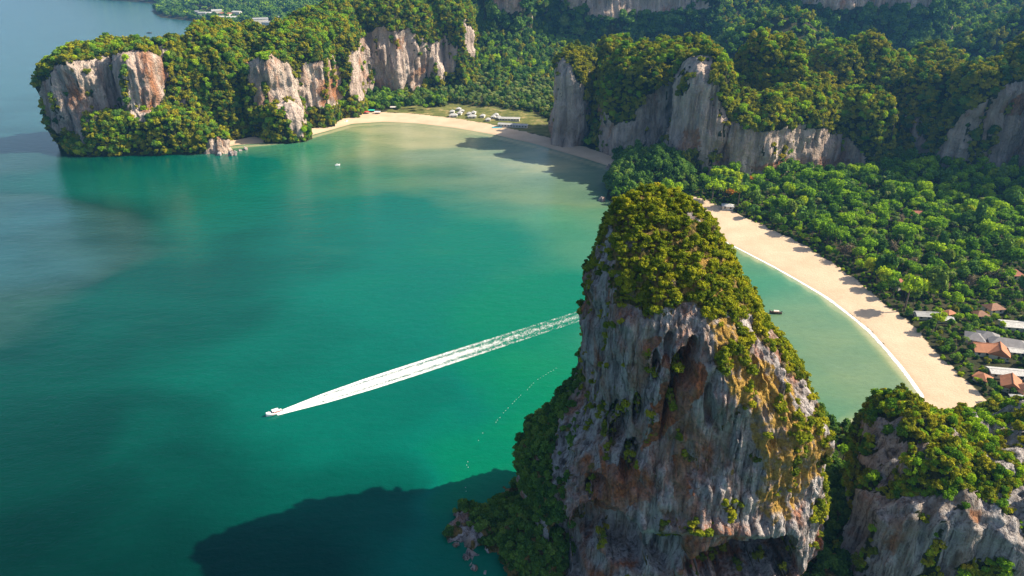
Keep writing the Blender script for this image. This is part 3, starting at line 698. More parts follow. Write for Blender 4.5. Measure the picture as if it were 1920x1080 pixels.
def widen(ps, k): return [[(sum(p[0] for p in q)/len(q)+(x-sum(p[0] for p in q)/len(q))*k, sum(p[1] for p in q)/len(q)+(y-sum(p[1] for p in q)/len(q))*k) for x, y in q] for q in ps]
kw = dict(bare=hb[:2]+widen(hb[2:], 1.10), rust=hr, px_amp=8)
hump(HEAD, 166, 106, 800, 42, 40, -4, 0.75, 2.8, -0.02, 401, 0.9, rot=-18, **kw)
hump(HEAD, 195, 82, 805, 52, 46, -4, 0.75, 2.6, 0.04, 402, 0.9, rot=-5, **kw)
hump(HEAD, 275, 86, 800, 44, 46, -4, 0.78, 2.6, 0.04, 403, 0.9, rot=22, **kw)
hump(HEAD, 285, 205, 760, 130, 22, -4, 0.35, 2.2, 0.2, 404, 0.7, **kw)
hump(HEAD, 205, 215, 752, 70, 18, -4, 0.35, 2.2, 0.2, 405, 0.6, **kw)
hump(HEAD, 155, 268, 748, 32, 10, -4, 0.5, 2.2, 0.1, 406, 0.5, **kw)
hump(HEAD, 385, 243, 758, 52, 16, -4, 0.4, 2.2, 0.2, 407, 0.6, **kw)
hump(HEAD, 345, 75, 830, 42, 50, -4, 0.55, 2.4, 0.1, 408, 0.9, **kw)
hump(HEAD, 415, 50, 868, 66, 66, -4, 0.55, 2.4, 0.1, 409, 0.9, **kw)
hump(HEAD, 352, 165, 815, 62, 38, -4, 0.4, 2.2, 0.2, 410, 0.8, **kw)
hump(HEAD, 470, 52, 900, 60, 60, -4, 0.55, 2.4, 0.1, 411, 0.9, **kw)
hump(HEAD, 512, 104, 838, 46, 24, -4, 0.72, 2.6, 0.04, 412, 0.8, rot=26, **kw)
hump(HEAD, 535, 192, 812, 40, 22, -4, 0.4, 2.2, 0.15, 413, 0.6, **kw)
hump(HEAD, 560, 55, 905, 70, 52, -4, 0.65, 2.5, 0.05, 414, 0.9, rot=18, **kw)
hump(HEAD, 610, 30, 960, 68, 60, -4, 0.65, 2.5, 0.05, 415, 0.9, rot=20, **kw)
hump(HEAD, 640, 10, 1075, 75, 75, -4, 0.6, 2.4, 0.1, 416, 1.0, **kw)
hump(HEAD, 735, -6, 1085, 72, 42, -4, 0.74, 2.7, 0.02, 417, 1.0, rot=24, **kw)
hump(HEAD, 700, 8, 1120, 90, 60, -4, 0.6, 2.4, 0.1, 418, 1.0, **kw)
hump(HEAD, 800, 28, 1110, 34, 46, -4, 0.74, 2.5, 0.05, 419, 1.0, rot=20, **kw)
hump(HEAD, 842, -8, 1135, 44, 60, -4, 0.72, 2.5, 0.06, 420, 1.0, rot=20, **kw)
hump(HEAD, 780, -20, 1220, 90, 70, -4, 0.6, 2.4, 0.1, 421, 1.0, **kw)
head = HEAD.build("limestone_headland", M_CLIFF)
tag(head, "long wooded limestone headland with pale cliffs reaching out across the bay", "headland")

# ---- the wall between the two beaches
PIL = Karst()
tb = [[(1028, 135), (1060, 112), (1082, 150), (1106, 200), (1098, 282), (1030, 282)], [(1126, 180), (1150, 228), (1195, 232), (1208, 185), (1250, 165), (1282, 116), (1330, 100), (1346, 170), (1328, 272), (1300, 278), (1240, 295), (1180, 308), (1130, 306)],
      [(1290, 118), (1332, 100), (1350, 190), (1372, 230), (1420, 246), (1500, 240), (1584, 254), (1620, 310), (1565, 345), (1490, 335), (1440, 355), (1400, 365), (1322, 368), (1316, 270)],
      [(1698, 215), (1730, 220), (1748, 300), (1735, 332), (1718, 290)], [(1940, 135), (1850, 188), (1795, 224), (1760, 295), (1740, 360), (1940, 370)]]
tr = [[(1400, 310), (1500, 295), (1590, 300), (1580, 330), (1480, 335)], [(1346, 300), (1375, 295), (1380, 340), (1350, 345)], [(1280, 245), (1310, 240), (1312, 275), (1285, 278)], [(1900, 180), (1930, 170), (1930, 210), (1870, 215)]]
kw = dict(bare=widen(tb, 1.05), rust=tr, px_amp=9)
hump(PIL, 1076, 92, 800, 36, 28, -4, 0.78, 2.4, 0.10, 501, 0.75, rot=-25, **kw)
pil = PIL.build("rock_pillar", M_CLIFF); tag(pil, "narrow upright rock pillar beside the end of the far beach", "rock pillar")
WALL = Karst()
hump(WALL, 1142, 74, 838, 38, 40, -4, 0.7, 2.4, 0.1, 502, 0.8, **kw)
hump(WALL, 1160, 110, 800, 45, 36, -4, 0.7, 2.4, 0.1, 503, 0.8, **kw)
hump(WALL, 1225, 88, 752, 88, 38, -4, 0.68, 2.6, 0.06, 504, 0.9, rot=8, **kw)
hump(WALL, 1290, 82, 760, 60, 44, -4, 0.68, 2.5, 0.06, 505, 0.9, **kw)
hump(WALL, 1312, 104, 684, 54, 40, -4, 0.72, 2.4, 0.10, 506, 0.75, rot=8, **kw)
hump(WALL, 1462, 174, 688, 146, 34, -4, 0.68, 3.0, 0.07, 507, 0.75, rot=25, **kw)
hump(WALL, 1592, 170, 712, 40, 40, -4, 0.68, 2.4, 0.02, 509, 0.7, rot=34, **kw)
hump(WALL, 1432, 74, 765, 66, 44, -4, 0.62, 2.3, 0.14, 510, 0.85, **kw)
hump(WALL, 1500, 140, 745, 66, 40, -4, 0.6, 2.3, 0.14, 511, 0.8, **kw)
hump(WALL, 1560, 92, 840, 56, 44, -4, 0.62, 2.3, 0.12, 512, 0.85, **kw)
hump(WALL, 1622, 72, 850, 44, 44, -4, 0.65, 2.3, 0.12, 513, 0.85, **kw)
hump(WALL, 1650, 105, 830, 58, 40, -4, 0.6, 2.3, 0.14, 514, 0.8, **kw)
hump(WALL, 1738, 92, 860, 50, 44, -4, 0.6, 2.3, 0.14, 515, 0.8, **kw)
hump(WALL, 1350, 130, 770, 60, 40, -4, 0.6, 2.3, 0.14, 517, 0.8, **kw)
wall_ = WALL.build("sea_cliff", M_CLIFF); tag(wall_, "massive limestone cliff with white streaked walls between the two beaches", "cliff")
SPUR = Karst()
hump(SPUR, 1225, 290, 648, 92, 52, -4, 0.3, 2.2, 0.25, 521, 0.6, px_amp=6)
hump(SPUR, 1180, 322, 622, 44, 30, -4, 0.4, 2.2, 0.2, 522, 0.5, bare=[[(1136, 375), (1160, 372), (1200, 392), (1140, 392)]], px_amp=6)
spur = SPUR.build("wooded_spur", M_CLIFF); tag(spur, "low dark wooded spur of land at the foot of the streaked cliff", kind="structure")
EAST = Karst()
hump(EAST, 1738, 124, 735, 56, 44, -4, 0.7, 2.4, 0.12, 531, 0.85, rot=15, **kw)
hump(EAST, 1860, 118, 690, 92, 34, -4, 0.76, 2.6, 0.04, 532, 0.9, rot=16, **kw)
hump(EAST, 1975, 70, 700, 110, 50, -4, 0.74, 2.5, -0.02, 533, 1.0, rot=24, **kw)
hump(EAST, 1800, 150, 770, 60, 40, -4, 0.6, 2.4, 0.1, 534, 0.9, **kw)
hump(EAST, 2110, pyz(165, 640), 640, 110, 70, -4, 0.74, 2.5, 0.0, 535, 1.0, **kw)
east = EAST.build("inland_cliff", M_CLIFF); tag(east, "shaded inland cliff with a pale hollow face behind the beach trees", "cliff")

# ---- cliffs far back in the hills
FAR = []
for nm, lab, parts, bl in [
    ("mountain_cliff", "small pale cliff high in the forest beside the far headland", [(948, -60, 1330, 46, 50, 60)], [[(915, -40), (982, -40), (982, 20), (960, 24), (935, 26), (915, 10)]]),
    ("mountain_cliff", "long pale cliff at the top of the forested valley", [(1120, -90, 1400, 80, 60, 55), (1240, -80, 1410, 105, 60, 60)], [[(1045, -40), (1335, -40), (1330, 15), (1260, 20), (1170, 28), (1155, 40), (1110, 32), (1060, 10)]]),
    ("mountain_cliff", "pale cliff wall beyond the dark wooded slope behind the inland cliff", [(1560, -90, 1330, 90, 60, 60), (1690, -80, 1330, 90, 60, 60)], [[(1478, -40), (1770, -40), (1765, 12), (1640, 18), (1610, 14), (1560, 20), (1540, 8), (1480, 12)]])]:
    K = Karst()
    for i, (cx, top, Y, hw, dp, z0) in enumerate(parts): hump(K, cx, top, Y, hw, dp, z0-40, 0.8, 2.6, 0.04, 600+int(cx), 1.3, bare=bl, px_amp=5)
    tag(K.build(nm, M_CLIFF), lab, "cliff"); FAR.append(K)

# ------------------------------------------------------------------ plants: counted ones first
def make_tree(name, crown, trunk, x, y, z, r, h, rz, label, group, cat="tree", zs=1.0):
    t = put(name, None, None, (x, y, z), rz); tag(t, label, cat, group)
    put("trunk", trunk, t, (0, 0, 0), 0, (r*.9, r*.9, h))
    c = put("crown", crown, t, (0, 0, h*0.72), 0, (r, r, r*zs)); return t, c

# individuals on the tower and the outcrop: the largest shrubs in view
rgS = np.random.default_rng(51)
src_c = {}
def shrubs_on(K, rad, count, label, group, dens, jit=0.48, lush=0.0):
    P_, r_ = plant_points(K, rad, dens, True, jit, 60000, 1.0, rgS)
    px, py, D = proj(P_); 
    inv = (px > 0) & (px < 1920) & (py > 340) & (py < 1078)
    nf = P_[:, 1] < TY+8
    o_ = np.argsort(-(r_/D)*(inv & nf)); ind = o_[:count]
    rest = np.setdiff1d(np.arange(len(P_)), ind)
    for i in ind:
        j = rgS.integers(0, len(OLIVE_CROWNS)); me = (CAP_CROWNS if K is TOWER else OLIVE_CROWNS)[j]
        green = rgS.random() < lush
        if green: me = LUSH_CROWNS[j]
        shade_dark = K is TOWER and px[i] < 1088 and py[i] > 630  # darker leaves here paint the flank's shade into the shrubs
        if shade_dark: me = WOOD_CROWNS[j]
        if rgS.random() < 0.05: me = TWIG_CROWN
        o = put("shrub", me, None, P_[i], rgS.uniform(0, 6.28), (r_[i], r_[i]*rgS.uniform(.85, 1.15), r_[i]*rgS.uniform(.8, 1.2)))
        twig = me is TWIG_CROWN
        tag(o, ("bare greyish brown twiggy shrub " if twig else ("fresh green shrub " if me in LUSH_CROWNS else ("green shrub with shade-darkened leaves on the seaward flank, " if shade_dark else "olive green shrub ")))+label, "shrub", ("bare " if twig else ("green " if me in LUSH_CROWNS else ("dark " if shade_dark else "")))+group)
        src_c.setdefault('twig' if twig else (j if me in OLIVE_CROWNS else ('c%d' if me in CAP_CROWNS else ('w%d' if me in WOOD_CROWNS else 'g%d')) % j), o)
    return P_[rest], r_[rest]
TP, TR = shrubs_on(TOWER, 1.0, 190, "clinging to the tall rock tower", "shrubs on the rock tower", 0.85)
OP, OR = shrubs_on(OUT, 1.35, 110, "on the grey outcrop at the near end of the beach", "shrubs on the outcrop", 1.1, lush=0.22)
TR *= .95
OLS = [src_c[0], src_c[1], src_c[2]]
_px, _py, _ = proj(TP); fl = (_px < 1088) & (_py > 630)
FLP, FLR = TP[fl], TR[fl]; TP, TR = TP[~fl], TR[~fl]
scatter("tower_scrub", TP, TR, [src_c["c0"], src_c["c1"], src_c["c2"]], "olive scrub covering the cap and ledges of the rock tower")
scatter("outcrop_scrub", OP, OR, OLS+[src_c[k_] for k_ in src_c if str(k_)[0] == "g"], "olive scrub covering the top of the near outcrop")
SP, SR = plant_points(SADDLE, 2.1, 1.2, True, .3, 20000, 1.0)

# the grove behind the near beach
def frustum(x, y, z, mg=90):
    px, py, D = proj(np.stack([x, y, z], -1)); return (px > -mg) & (px < 1920+mg) & (py > -mg) & (py < 1080+mg)
def footprint_ok(x, y, grow=0.95):
    ok = np.ones(x.shape, bool)
    for X, Y_, a, dp in FOOT: ok &= ((x-X)/(a*grow))**2+((y-Y_)/(dp*grow))**2 > 1
    return ok
HOUSES = [  # px, py of the ground under the middle, length, depth, wall height, roof rise, rotation, roof kind, look
    (1737, 596, 13, 6, 2.6, 1.2, -6, 'gable', 'zinc'), (1768, 603, 9, 4.5, 2.4, .9, -8, 'gable', 'white'), (1722, 594, 6, 4, 2.4, .8, -6, 'gable', 'white'), (1778, 592, 5, 4, 2.4, 1.4, 20, 'hip', 'orange'),
    (1900, 616, 13, 8, 3, 1.2, -10, 'gable', 'white'), (1826, 640, 9, 9, 3, 2.6, -30, 'hip', 'grey'), (1850, 640, 10, 9, 3.2, 3, -30, 'hip', 'grey'), (1888, 652, 18, 9, 3.2, 2.6, -22, 'hip', 'grey'),
    (1843, 662, 12, 8, 3, 3.2, -8, 'gable', 'orange'), (1870, 668, 9, 9, 3, 3.6, 62, 'gable', 'orange'), (1905, 664, 8, 5, 2.6, .8, -12, 'gable', 'white'),
    (1893, 706, 20, 6, 3, .9, -10, 'gable', 'white'), (1840, 714, 6, 6, 2.6, 2.0, 35, 'hip', 'orange'), (1893, 728, 10, 8, 3, 3.0, 60, 'gable', 'orange'), (1918, 738, 9, 8, 3, 2.6, 10, 'hip', 'brown'), (1914, 756, 8, 6, 2.6, 1.6, -8, 'tent', 'white'),
    (1860, 584, 9, 7, 3.2, 2.4, 10, 'hip', 'brown'), (1895, 521, 11, 8, 3.5, 2.6, 0, 'hip', 'redbrown'), (1762, 470, 7, 6, 3.6, 2.4, 15, 'hip', 'orange'), (1683, 540, 7, 6, 4, 2.6, 25, 'hip', 'redbrown'),
    (1710, 409, 12, 8, 4, 2.4, -5, 'gable', 'redbrown'), (1364, 392, 9, 6, 3.4, 1.4, -15, 'hip', 'white'), (1835, 596, 7, 6, 3, 2, 5, 'hip', 'brown')]
HXY = [ground_at(h[0], h[1]) for h in HOUSES]
RAIL = [(848, 212, 'p'), (860, 207, 'p'), (866, 211, 'p'), (862, 215, 'p'), (850, 219, 'b'), (880, 216, 'p'), (888, 214, 'p'), (885, 221, 'b'), (905, 220, 'p'), (915, 227, 'p'), (925, 222, 'p'), (930, 218, 'p'), (935, 223, 'p')]
RXY = [ground_at(a, b_) for a, b_, _ in RAIL]
RLONG = [(955, 226, 26, 7, -6), (962, 238, 36, 6, -13)]
RLXY = [ground_at(a, b_) for a, b_, *_ in RLONG]
BUILT = [(x, y, max(h[2], h[3])*.52+0.5) for (x, y, z), h in zip(HXY, HOUSES)]+[(x, y, 7) for x, y, z in RXY]+[(x, y, 15) for x, y, z in RLXY]
def clear_of(x, y, r):
    ok = np.ones(x.shape, bool)
    for X, Y_, q in BUILT: ok &= np.hypot(x-X, y-Y_-2) > q+r*.5
    # keep the view of the roof open on its sunny near side
    for (X, Y_, z), h in zip(HXY, HOUSES):
        if h[1] > 560 and h[2] > 11: ok &= ~((np.abs(x-X) < h[2]*.5+r*.3) & (y < Y_) & (y > Y_-h[3]*.6-r*1.2))
    return ok
def jitter_grid(x0, x1, y0, y1, s, rg):
    X, Y_ = np.meshgrid(np.arange(x0, x1, s), np.arange(y0, y1, s)); X = X+(np.arange(X.shape[0]) % 2)[:, None]*s*.5
    return (X+rg.uniform(-.42, .42, X.shape)*s).ravel(), (Y_+rg.uniform(-.42, .42, Y_.shape)*s).ravel()
rgT = np.random.default_rng(77)
def not_sand(x, y, mg):
    d1 = segdist(x, y, sand_s); d2 = segdist(x, y, sand_w)
    s1 = np.where(inpoly(x, y, sand_s), d1, -d1); s2 = np.where(inpoly(x, y, sand_w), d2, -d2)
    return (s1 < -mg) & (s2 < -mg)
tx, ty = jitter_grid(120, 620, 225, 690, 8.0, rgT)
k_ = (land_sd(tx, ty) > 3) & not_sand(tx, ty, 3.2) & footprint_ok(tx, ty, 1.10); tx, ty = tx[k_], ty[k_]
uu = rgT.random(len(tx)); tr_ = np.where(uu < .25, rgT.uniform(6, 8.2, len(tx)), np.where(uu < .7, rgT.uniform(4, 6, len(tx)), rgT.uniform(2.4, 4, len(tx))))
k_ = clear_of(tx, ty, tr_)
tx, ty, tr_ = tx[k_], ty[k_], tr_[k_]
# thin out round the resort so that roofs and paths show
px, py, D = proj(np.stack([tx, ty, 0*tx+3], -1))
resort = (py > 560) & (px > 1700)
k_ = ~(resort & (rgT.random(len(tx)) < 0.08)); tx, ty, tr_ = tx[k_], ty[k_], tr_[k_]
px, py, D = proj(np.stack([tx, ty, 0*tx+3], -1)); resort = (py > 560) & (px > 1700)
tr_ = np.where(resort, tr_*.6, tr_)
tz = terrain(tx, ty); vis = frustum(tx, ty, tz, 260); tx, ty, tz, tr_, D, px, py = (a[vis] for a in (tx, ty, tz, tr_, D, px, py))
order = np.argsort(-(tr_/D)*((px > 0) & (px < 1920) & (py > 0) & (py < 1080))); ind = order[:292]; rest = order[292:]
lush_src = {}; wood_src = {}; palm_src = None
for c_, i in enumerate(ind):
    u = rgT.random(); r = tr_[i]; edge = segdist(tx[i:i+1], ty[i:i+1], sand_s)[0]
    near = "at the edge of the near beach" if edge < 14 else ("among the resort roofs" if (py[i] > 560 and px[i] > 1700) else "in the grove between the near beach and the cliffs")
    g = {"at": "trees along the beach edge", "am": "trees among the resort roofs", "in": "trees in the grove behind the beach"}[near[:2]]
    if edge < 14: r *= 1.12
    hk = 1.5 if edge < 16 else 1.0
    if u < 0.15:
        t, c = make_tree("palm_tree", PALM_CROWN if u < .08 else PALM_CROWN2, PTRUNK, tx[i], ty[i], tz[i], 3.0, r*1.3+3, rgT.uniform(0, 6.3), "feathery palm tree standing "+near, "palms: "+g, "palm tree")
        c.location.z = r*1.3+3
    elif u < 0.158:
        t, c = make_tree("flame_tree", FLAME_CROWN, TRUNK, tx[i], ty[i], tz[i], r*.75, r*.9, rgT.uniform(0, 6.3), "tree with orange red blossom standing "+near, "flame trees: "+g)
    elif u < 0.20:
        t, c = make_tree("tree", TWIG_CROWN, TRUNK2, tx[i], ty[i], tz[i], r*.8, r, rgT.uniform(0, 6.3), "nearly bare greyish tree standing "+near, "bare trees: "+g)
    elif u < 0.42:
        j = rgT.integers(0, 4); t, c = make_tree("tree", WOOD_CROWNS[j], TRUNK2, tx[i], ty[i], tz[i], r*.95, r*1.15*hk, rgT.uniform(0, 6.3), "dark green dense tree standing "+near, "dark "+g, "tree", 1.1); wood_src.setdefault(j, c)
    else:
        j = rgT.integers(0, 4); t, c = make_tree("tree", LUSH_CROWNS[j], TRUNK, tx[i], ty[i], tz[i], r, r*rgT.uniform(.7, 1.6)*hk, rgT.uniform(0, 6.3), "bright green broad tree standing "+near, "green "+g, "tree", rgT.uniform(.85, 1.2)); lush_src.setdefault(j, c)
    if u < .15: palm_src = c
LS = [lush_src[j] for j in range(4)]; WS = [wood_src[j] for j in range(4)]
def rest_scatter(name, x, y, z, r, src, label, lift=.6, hs=(.85, 1.3)): scatter(name, np.stack([x, y, z+r*lift*np.random.default_rng(len(x)).uniform(.5, 1.6, len(x))], -1), r, src, label, hs)
q = rgT.random(len(rest)) < .5
rest_scatter("grove", tx[rest], ty[rest], tz[rest], tr_[rest], LS+[WS[0], WS[2]], "rest of the green grove between the near beach and the cliffs")
# undergrowth so that no bare soil shows between the crowns
ux, uy = jitter_grid(120, 620, 225, 690, 4.2, rgT)
k_ = (land_sd(ux, uy) > 3) & not_sand(ux, uy, -0.6) & footprint_ok(ux, uy, 0.95); ux, uy = ux[k_], uy[k_]; ur = rgT.uniform(0.9, 1.9, len(ux))
k_ = clear_of(ux, uy, ur*0); ux, uy, ur = ux[k_], uy[k_], ur[k_]; px, py, D = proj(np.stack([ux, uy, 0*ux+3], -1))
k_ = frustum(ux, uy, 0*ux, 260) & ~((py > 575) & (px > 1700) & (rgT.random(len(ux)) < .12)); ux, uy, ur = ux[k_], uy[k_], ur[k_]
rest_scatter("undergrowth", ux, uy, terrain(ux, uy), ur, LS+WS[:2], "low undergrowth below the trees of the grove", -0.1)

bx_, by_ = jitter_grid(200, 420, 225, 380, 4.6, rgT); px, py, D = proj(np.stack([bx_, by_, 0*bx_+3], -1))
k_ = (px > 1690) & (px < 2040) & (py > 560) & (py < 800) & (land_sd(bx_, by_) > 4) & not_sand(bx_, by_, 1.5) & footprint_ok(bx_, by_, .95) & clear_of(bx_, by_, 0*bx_+1.2) & (rgT.random(len(bx_)) < .8); bx_, by_ = bx_[k_], by_[k_]
rest_scatter("resort_shrubbery", bx_, by_, terrain(bx_, by_), rgT.uniform(1.3, 3.0, len(bx_)), LS[:2]+WS[:2]+[OLS[0], palm_src], "garden shrubbery between the resort roofs", .5)
# forests on the hills and in the valley
fx, fy = jitter_grid(-320, 1350, 560, 1900, 8.2, rgT)
sdv = land_sd(fx, fy); k_ = (sdv > 4) & not_sand(fx, fy, 2) & footprint_ok(fx, fy, .93) & ~((fx > 120) & (fx < 620) & (fy < 690)); fx, fy = fx[k_], fy[k_]
fz = terrain(fx, fy); k_ = frustum(fx, fy, fz, 260); fx, fy, fz = fx[k_], fy[k_], fz[k_]
fr = rgT.uniform(3.8, 7.4, len(fx)); incl = inpoly(fx, fy, clear_w)
k_ = ~(incl & (rgT.random(len(fx)) < .80)) & clear_of(fx, fy, fr); fx, fy, fz, fr = fx[k_], fy[k_], fz[k_], fr[k_]
palmy = (fy < 1130) & (fy > 800) & (fx < 130) & (fx > -200) & (fbm(fx/60, fy/60, 0*fx, 91, 2) > -0.55)
px, py, D = proj(np.stack([fx, fy, fz+6], -1)); palmy &= (px > 760) & (px < 1045) & (py > 140) & (py < 262)
f2 = ~palmy
rest_scatter("forest", fx[f2], fy[f2], fz[f2], fr[f2], WS[:3]+[LS[0], LS[3], OLS[1]], "dense forest on the valley floor and hills behind the beaches", .55, (.9, 1.6))
pxs, pys = jitter_grid(-200, 130, 800, 1130, 8.0, rgT); k_ = (land_sd(pxs, pys) > 6) & not_sand(pxs, pys, 1) & footprint_ok(pxs, pys, 1) & ~inpoly(pxs, pys, clear_w) & clear_of(pxs, pys, 0*pxs+2); pxs, pys = pxs[k_], pys[k_]
pzs = terrain(pxs, pys); px, py, D = proj(np.stack([pxs, pys, pzs+6], -1)); k_ = (px > 750) & (px < 1045) & (py > 135) & (py < 265); pxs, pys, pzs = pxs[k_], pys[k_], pzs[k_]
pr = rgT.uniform(3.0, 5.6, len(pxs)); mixp = rgT.random(len(pxs)) < .3
rest_scatter("forest_patch", pxs[mixp], pys[mixp], pzs[mixp], pr[mixp]*1.15, WS[:3]+[OLS[1]], "broad trees mixed into the palm grove", 0.7)
scatter("palm_grove", np.stack([pxs, pys, pzs+rgT.uniform(4, 13, len(pxs))], -1)[~mixp], pr[~mixp], [palm_src, palm_src], "coconut palm grove behind the far beach", (.9, 1.2))
rest_scatter("palm_undergrowth", pxs, pys, pzs, pr*rgT.uniform(.4, 1.1, len(pxs)), [WS[0], WS[2], OLS[0]], "low bushes beneath the palm grove", -.1)
# woods of the far coast
hx, hy = jitter_grid(-2600, 200, 1750, 3900, 19, rgT); k_ = (land_sd(hx, hy) > 14); hx, hy = hx[k_], hy[k_]; hz_ = terrain(hx, hy)
town = (fbm(hx/170, hy/170, 0*hx, 93, 2) > 0.18) & (hz_ < 28); k_ = frustum(hx, hy, hz_, 50) & ~(town & (rgT.random(len(hx)) < .45)); hx, hy, hz_ = hx[k_], hy[k_], hz_[k_]
rest_scatter("far_woods", hx, hy, hz_, rgT.uniform(9, 15, len(hx)), WS[:3]+[LS[0]], "woods on the far coast and its hills", .3, (.7, 1.1))
# vegetation of the rocks
def cover(K, name, rad, label, src=None, dens=1.15, **kw):
    P_, r_ = plant_points(K, rad, dens, True, .50, **kw); scatter(name, P_, r_, src or OLS, label); return len(P_)
cnt = [cover(HEAD, "headland_jungle", 2.6, "jungle draped over the long headland", OLS+[LS[1], WS[0]]),
       cover(PIL, "pillar_scrub", 2.4, "scrub clothing the narrow rock pillar"),
       cover(WALL, "cliff_jungle", 2.6, "jungle on the domes above the streaked cliff", OLS+[OLS[0], LS[1]]),
       cover(SPUR, "spur_woods", 3.0, "dark woods on the spur below the cliff", WS[:3]),
       cover(EAST, "inland_cliff_jungle", 2.9, "jungle hanging over the shaded inland cliff", OLS+[WS[0]])]
for K, lb in zip(FAR, ("the small cliff high in the forest", "the long cliff above the valley", "the cliff beyond the dark slope")): cover(K, "mountain_jungle", 7.0, "jungle crowning "+lb, WS[:3])
scatter("shade_toned_scrub", FLP, FLR*np.random.default_rng(4).uniform(.8, 1.7, len(FLR)), WS[:3], "scrub on the seaward flank of the rock tower, leaf colour darkened as shade")  # darker woodland crowns reused, their colour standing in for shade on this flank
scatter("saddle_woods", SP, SR, WS[:3], "woods filling the gap between tower and outcrop, leaf colour darkened as shade")  # only the darkest leaf colour, put in as the gorge's shade
print("PLANTS", len(TP), len(OP), len(rest), len(fx), len(hx), cnt)

# ------------------------------------------------------------------ houses
ROOFS = {'zinc': roof_mat("roof_zinc", (0.30, 0.30, 0.30), 1.0), 'white': plain("roof_white", (0.40, 0.39, 0.375), .8, .28, 1.2), 'orange': roof_mat("roof_orange", (0.40, 0.155, 0.07)), 'grey': roof_mat("roof_grey", (0.21, 0.20, 0.205)),
         'brown': roof_mat("roof_brown", (0.24, 0.11, 0.06)), 'redbrown': roof_mat("roof_redbrown", (0.30, 0.085, 0.045))}
M_WALLW = plain("wall_cream", (0.62, 0.56, 0.47), .85, .12); M_GLASS = plain("window_dark", (0.03, 0.04, 0.05), .2, .1); M_WOODB = plain("dark_wood", (0.12, 0.065, 0.035), .7, .2)
def house(L, Dp, hw, rise, kind, look, name, far=False):
    root = put(name, None)
    w = MB(); w.box(-L/2, L/2, -Dp/2, Dp/2, -1.2, hw); wo = w.build("wall", M_WALLW, root)
    e = 0.7; rf = MB(); x, y, z0, z1 = L/2+e, Dp/2+e, hw-.12, hw+rise
    if kind == 'gable':
        rf.poly([(-x, -y, z0), (x, -y, z0), (x, 0, z1), (-x, 0, z1), (-x, y, z0), (x, y, z0), (-x, -y, z0-.2), (x, -y, z0-.2), (-x, y, z0-.2), (x, y, z0-.2)],
                [(0, 1, 2, 3), (3, 2, 5, 4), (6, 8, 9, 7), (0, 6, 7, 1), (4, 5, 9, 8), (0, 3, 4, 8, 6), (1, 7, 9, 5, 2)])
    else:
        rl = max(L/2-Dp/2*.9, .15) if kind == 'hip' else .1
        rf.poly([(-x, -y, z0), (x, -y, z0), (x, y, z0), (-x, y, z0), (-rl, 0, z1), (rl, 0, z1), (-x, -y, z0-.2), (x, -y, z0-.2), (x, y, z0-.2), (-x, y, z0-.2)],
                [(0, 1, 5, 4), (1, 2, 5), (2, 3, 4, 5), (3, 0, 4), (6, 9, 8, 7), (0, 6, 7, 1), (1, 7, 8, 2), (2, 8, 9, 3), (3, 9, 6, 0)])
        if kind == 'tent': rf.poly([(-.1, -.1, z1-.1), (.1, -.1, z1-.1), (.1, .1, z1-.1), (-.1, .1, z1-.1), (0, 0, z1+.7)], [(0, 1, 4), (1, 2, 4), (2, 3, 4), (3, 0, 4)])
    ro = rf.build("roof", ROOFS[look], root)
    if kind == 'gable':
        rc = MB(); rc.box(-x-.05, x+.05, -.16, .16, z1-.05, z1+.12); rc.build("ridge_cap", ROOFS[look], ro)
    if not far:
        nwin = max(1, int(L/3.4))
        for i in range(nwin):
            cx = -L/2+L*(i+.5)/nwin; wb = MB(); wb.box(cx-.65, cx+.65, -Dp/2-.06, -Dp/2+.05, hw*.35, hw*.78); wb.build("window", M_GLASS, root)
        db = MB(); db.box(-L/2-.06, -L/2+.05, -.5, .5, -.2, hw*.72); db.build("door", M_WOODB, root)
    return root
LOOKS = {'zinc': 'grey metal roofed', 'white': 'white roofed', 'orange': 'orange tiled', 'grey': 'grey roofed', 'brown': 'brown roofed', 'redbrown': 'dark red roofed'}
WHERE = ["low shed with a long ridge, at the beach edge behind tree shade", "long low shed just inland of the metal shed", "small shed nearest the sand, beside the metal roof", "little hip roofed hut at the end of the metal roofed shed",
         "long house near the orange flowering tree, high in the resort", "hip roofed pavilion nearest the sand in the large grey group", "steep hip roofed pavilion in the middle of the grey group", "long hip roofed hall joined to the grey pavilions",
         "long gabled house in front of the grey pavilions", "gabled wing at right angles to the long orange house", "flat awning house beside the orange gabled wing", "very long flat roofed house in the lower resort",
         "small square hut right by the sand", "gabled house below the long white roof", "hip roofed house beside the lower orange gable", "peaked tent at the bottom of the resort", "house half hidden under trees above the metal shed",
         "house deep in the trees near the photo's edge, above the resort", "house roof showing bright among the tallest trees of the grove", "small roof hidden in trees just behind the beach edge", "long roof in the dark shade under the inland cliff",
         "open pavilion at the far end of the near beach", "small hut between the orange flowering tree and the metal shed"]
for (x, y, z), h, wh in zip(HXY, HOUSES, WHERE):
    o = house(h[2], h[3], h[4], h[5], h[7], h[8], "house" if h[7] != 'tent' else "tent"); o.location = (x, y, z); o.rotation_euler = (0, 0, R(h[6]))
    tag(o, LOOKS[h[8]]+" "+wh, "house" if h[7] != 'tent' else "tent", "resort buildings behind the near beach")
for i, ((x, y, z), (_, _, k2)) in enumerate(zip(RXY, RAIL)):
    o = house(5.4 if k2 == 'p' else 10, 5.4 if k2 == 'p' else 6.5, 2.6, 2.0, 'hip', 'white', "bungalow"); o.location = (x, y, z); o.rotation_euler = (0, 0, R(random.uniform(-15, 15)))
    tag(o, "small white pyramid roofed bungalow in the clearing behind the far beach" if k2 == 'p' else "larger white hip roofed bungalow in the clearing, the one nearest "+("the palms on the left" if i < 6 else "the long white buildings"), "bungalow", "white bungalows in the clearing" if k2 == 'p' else None)
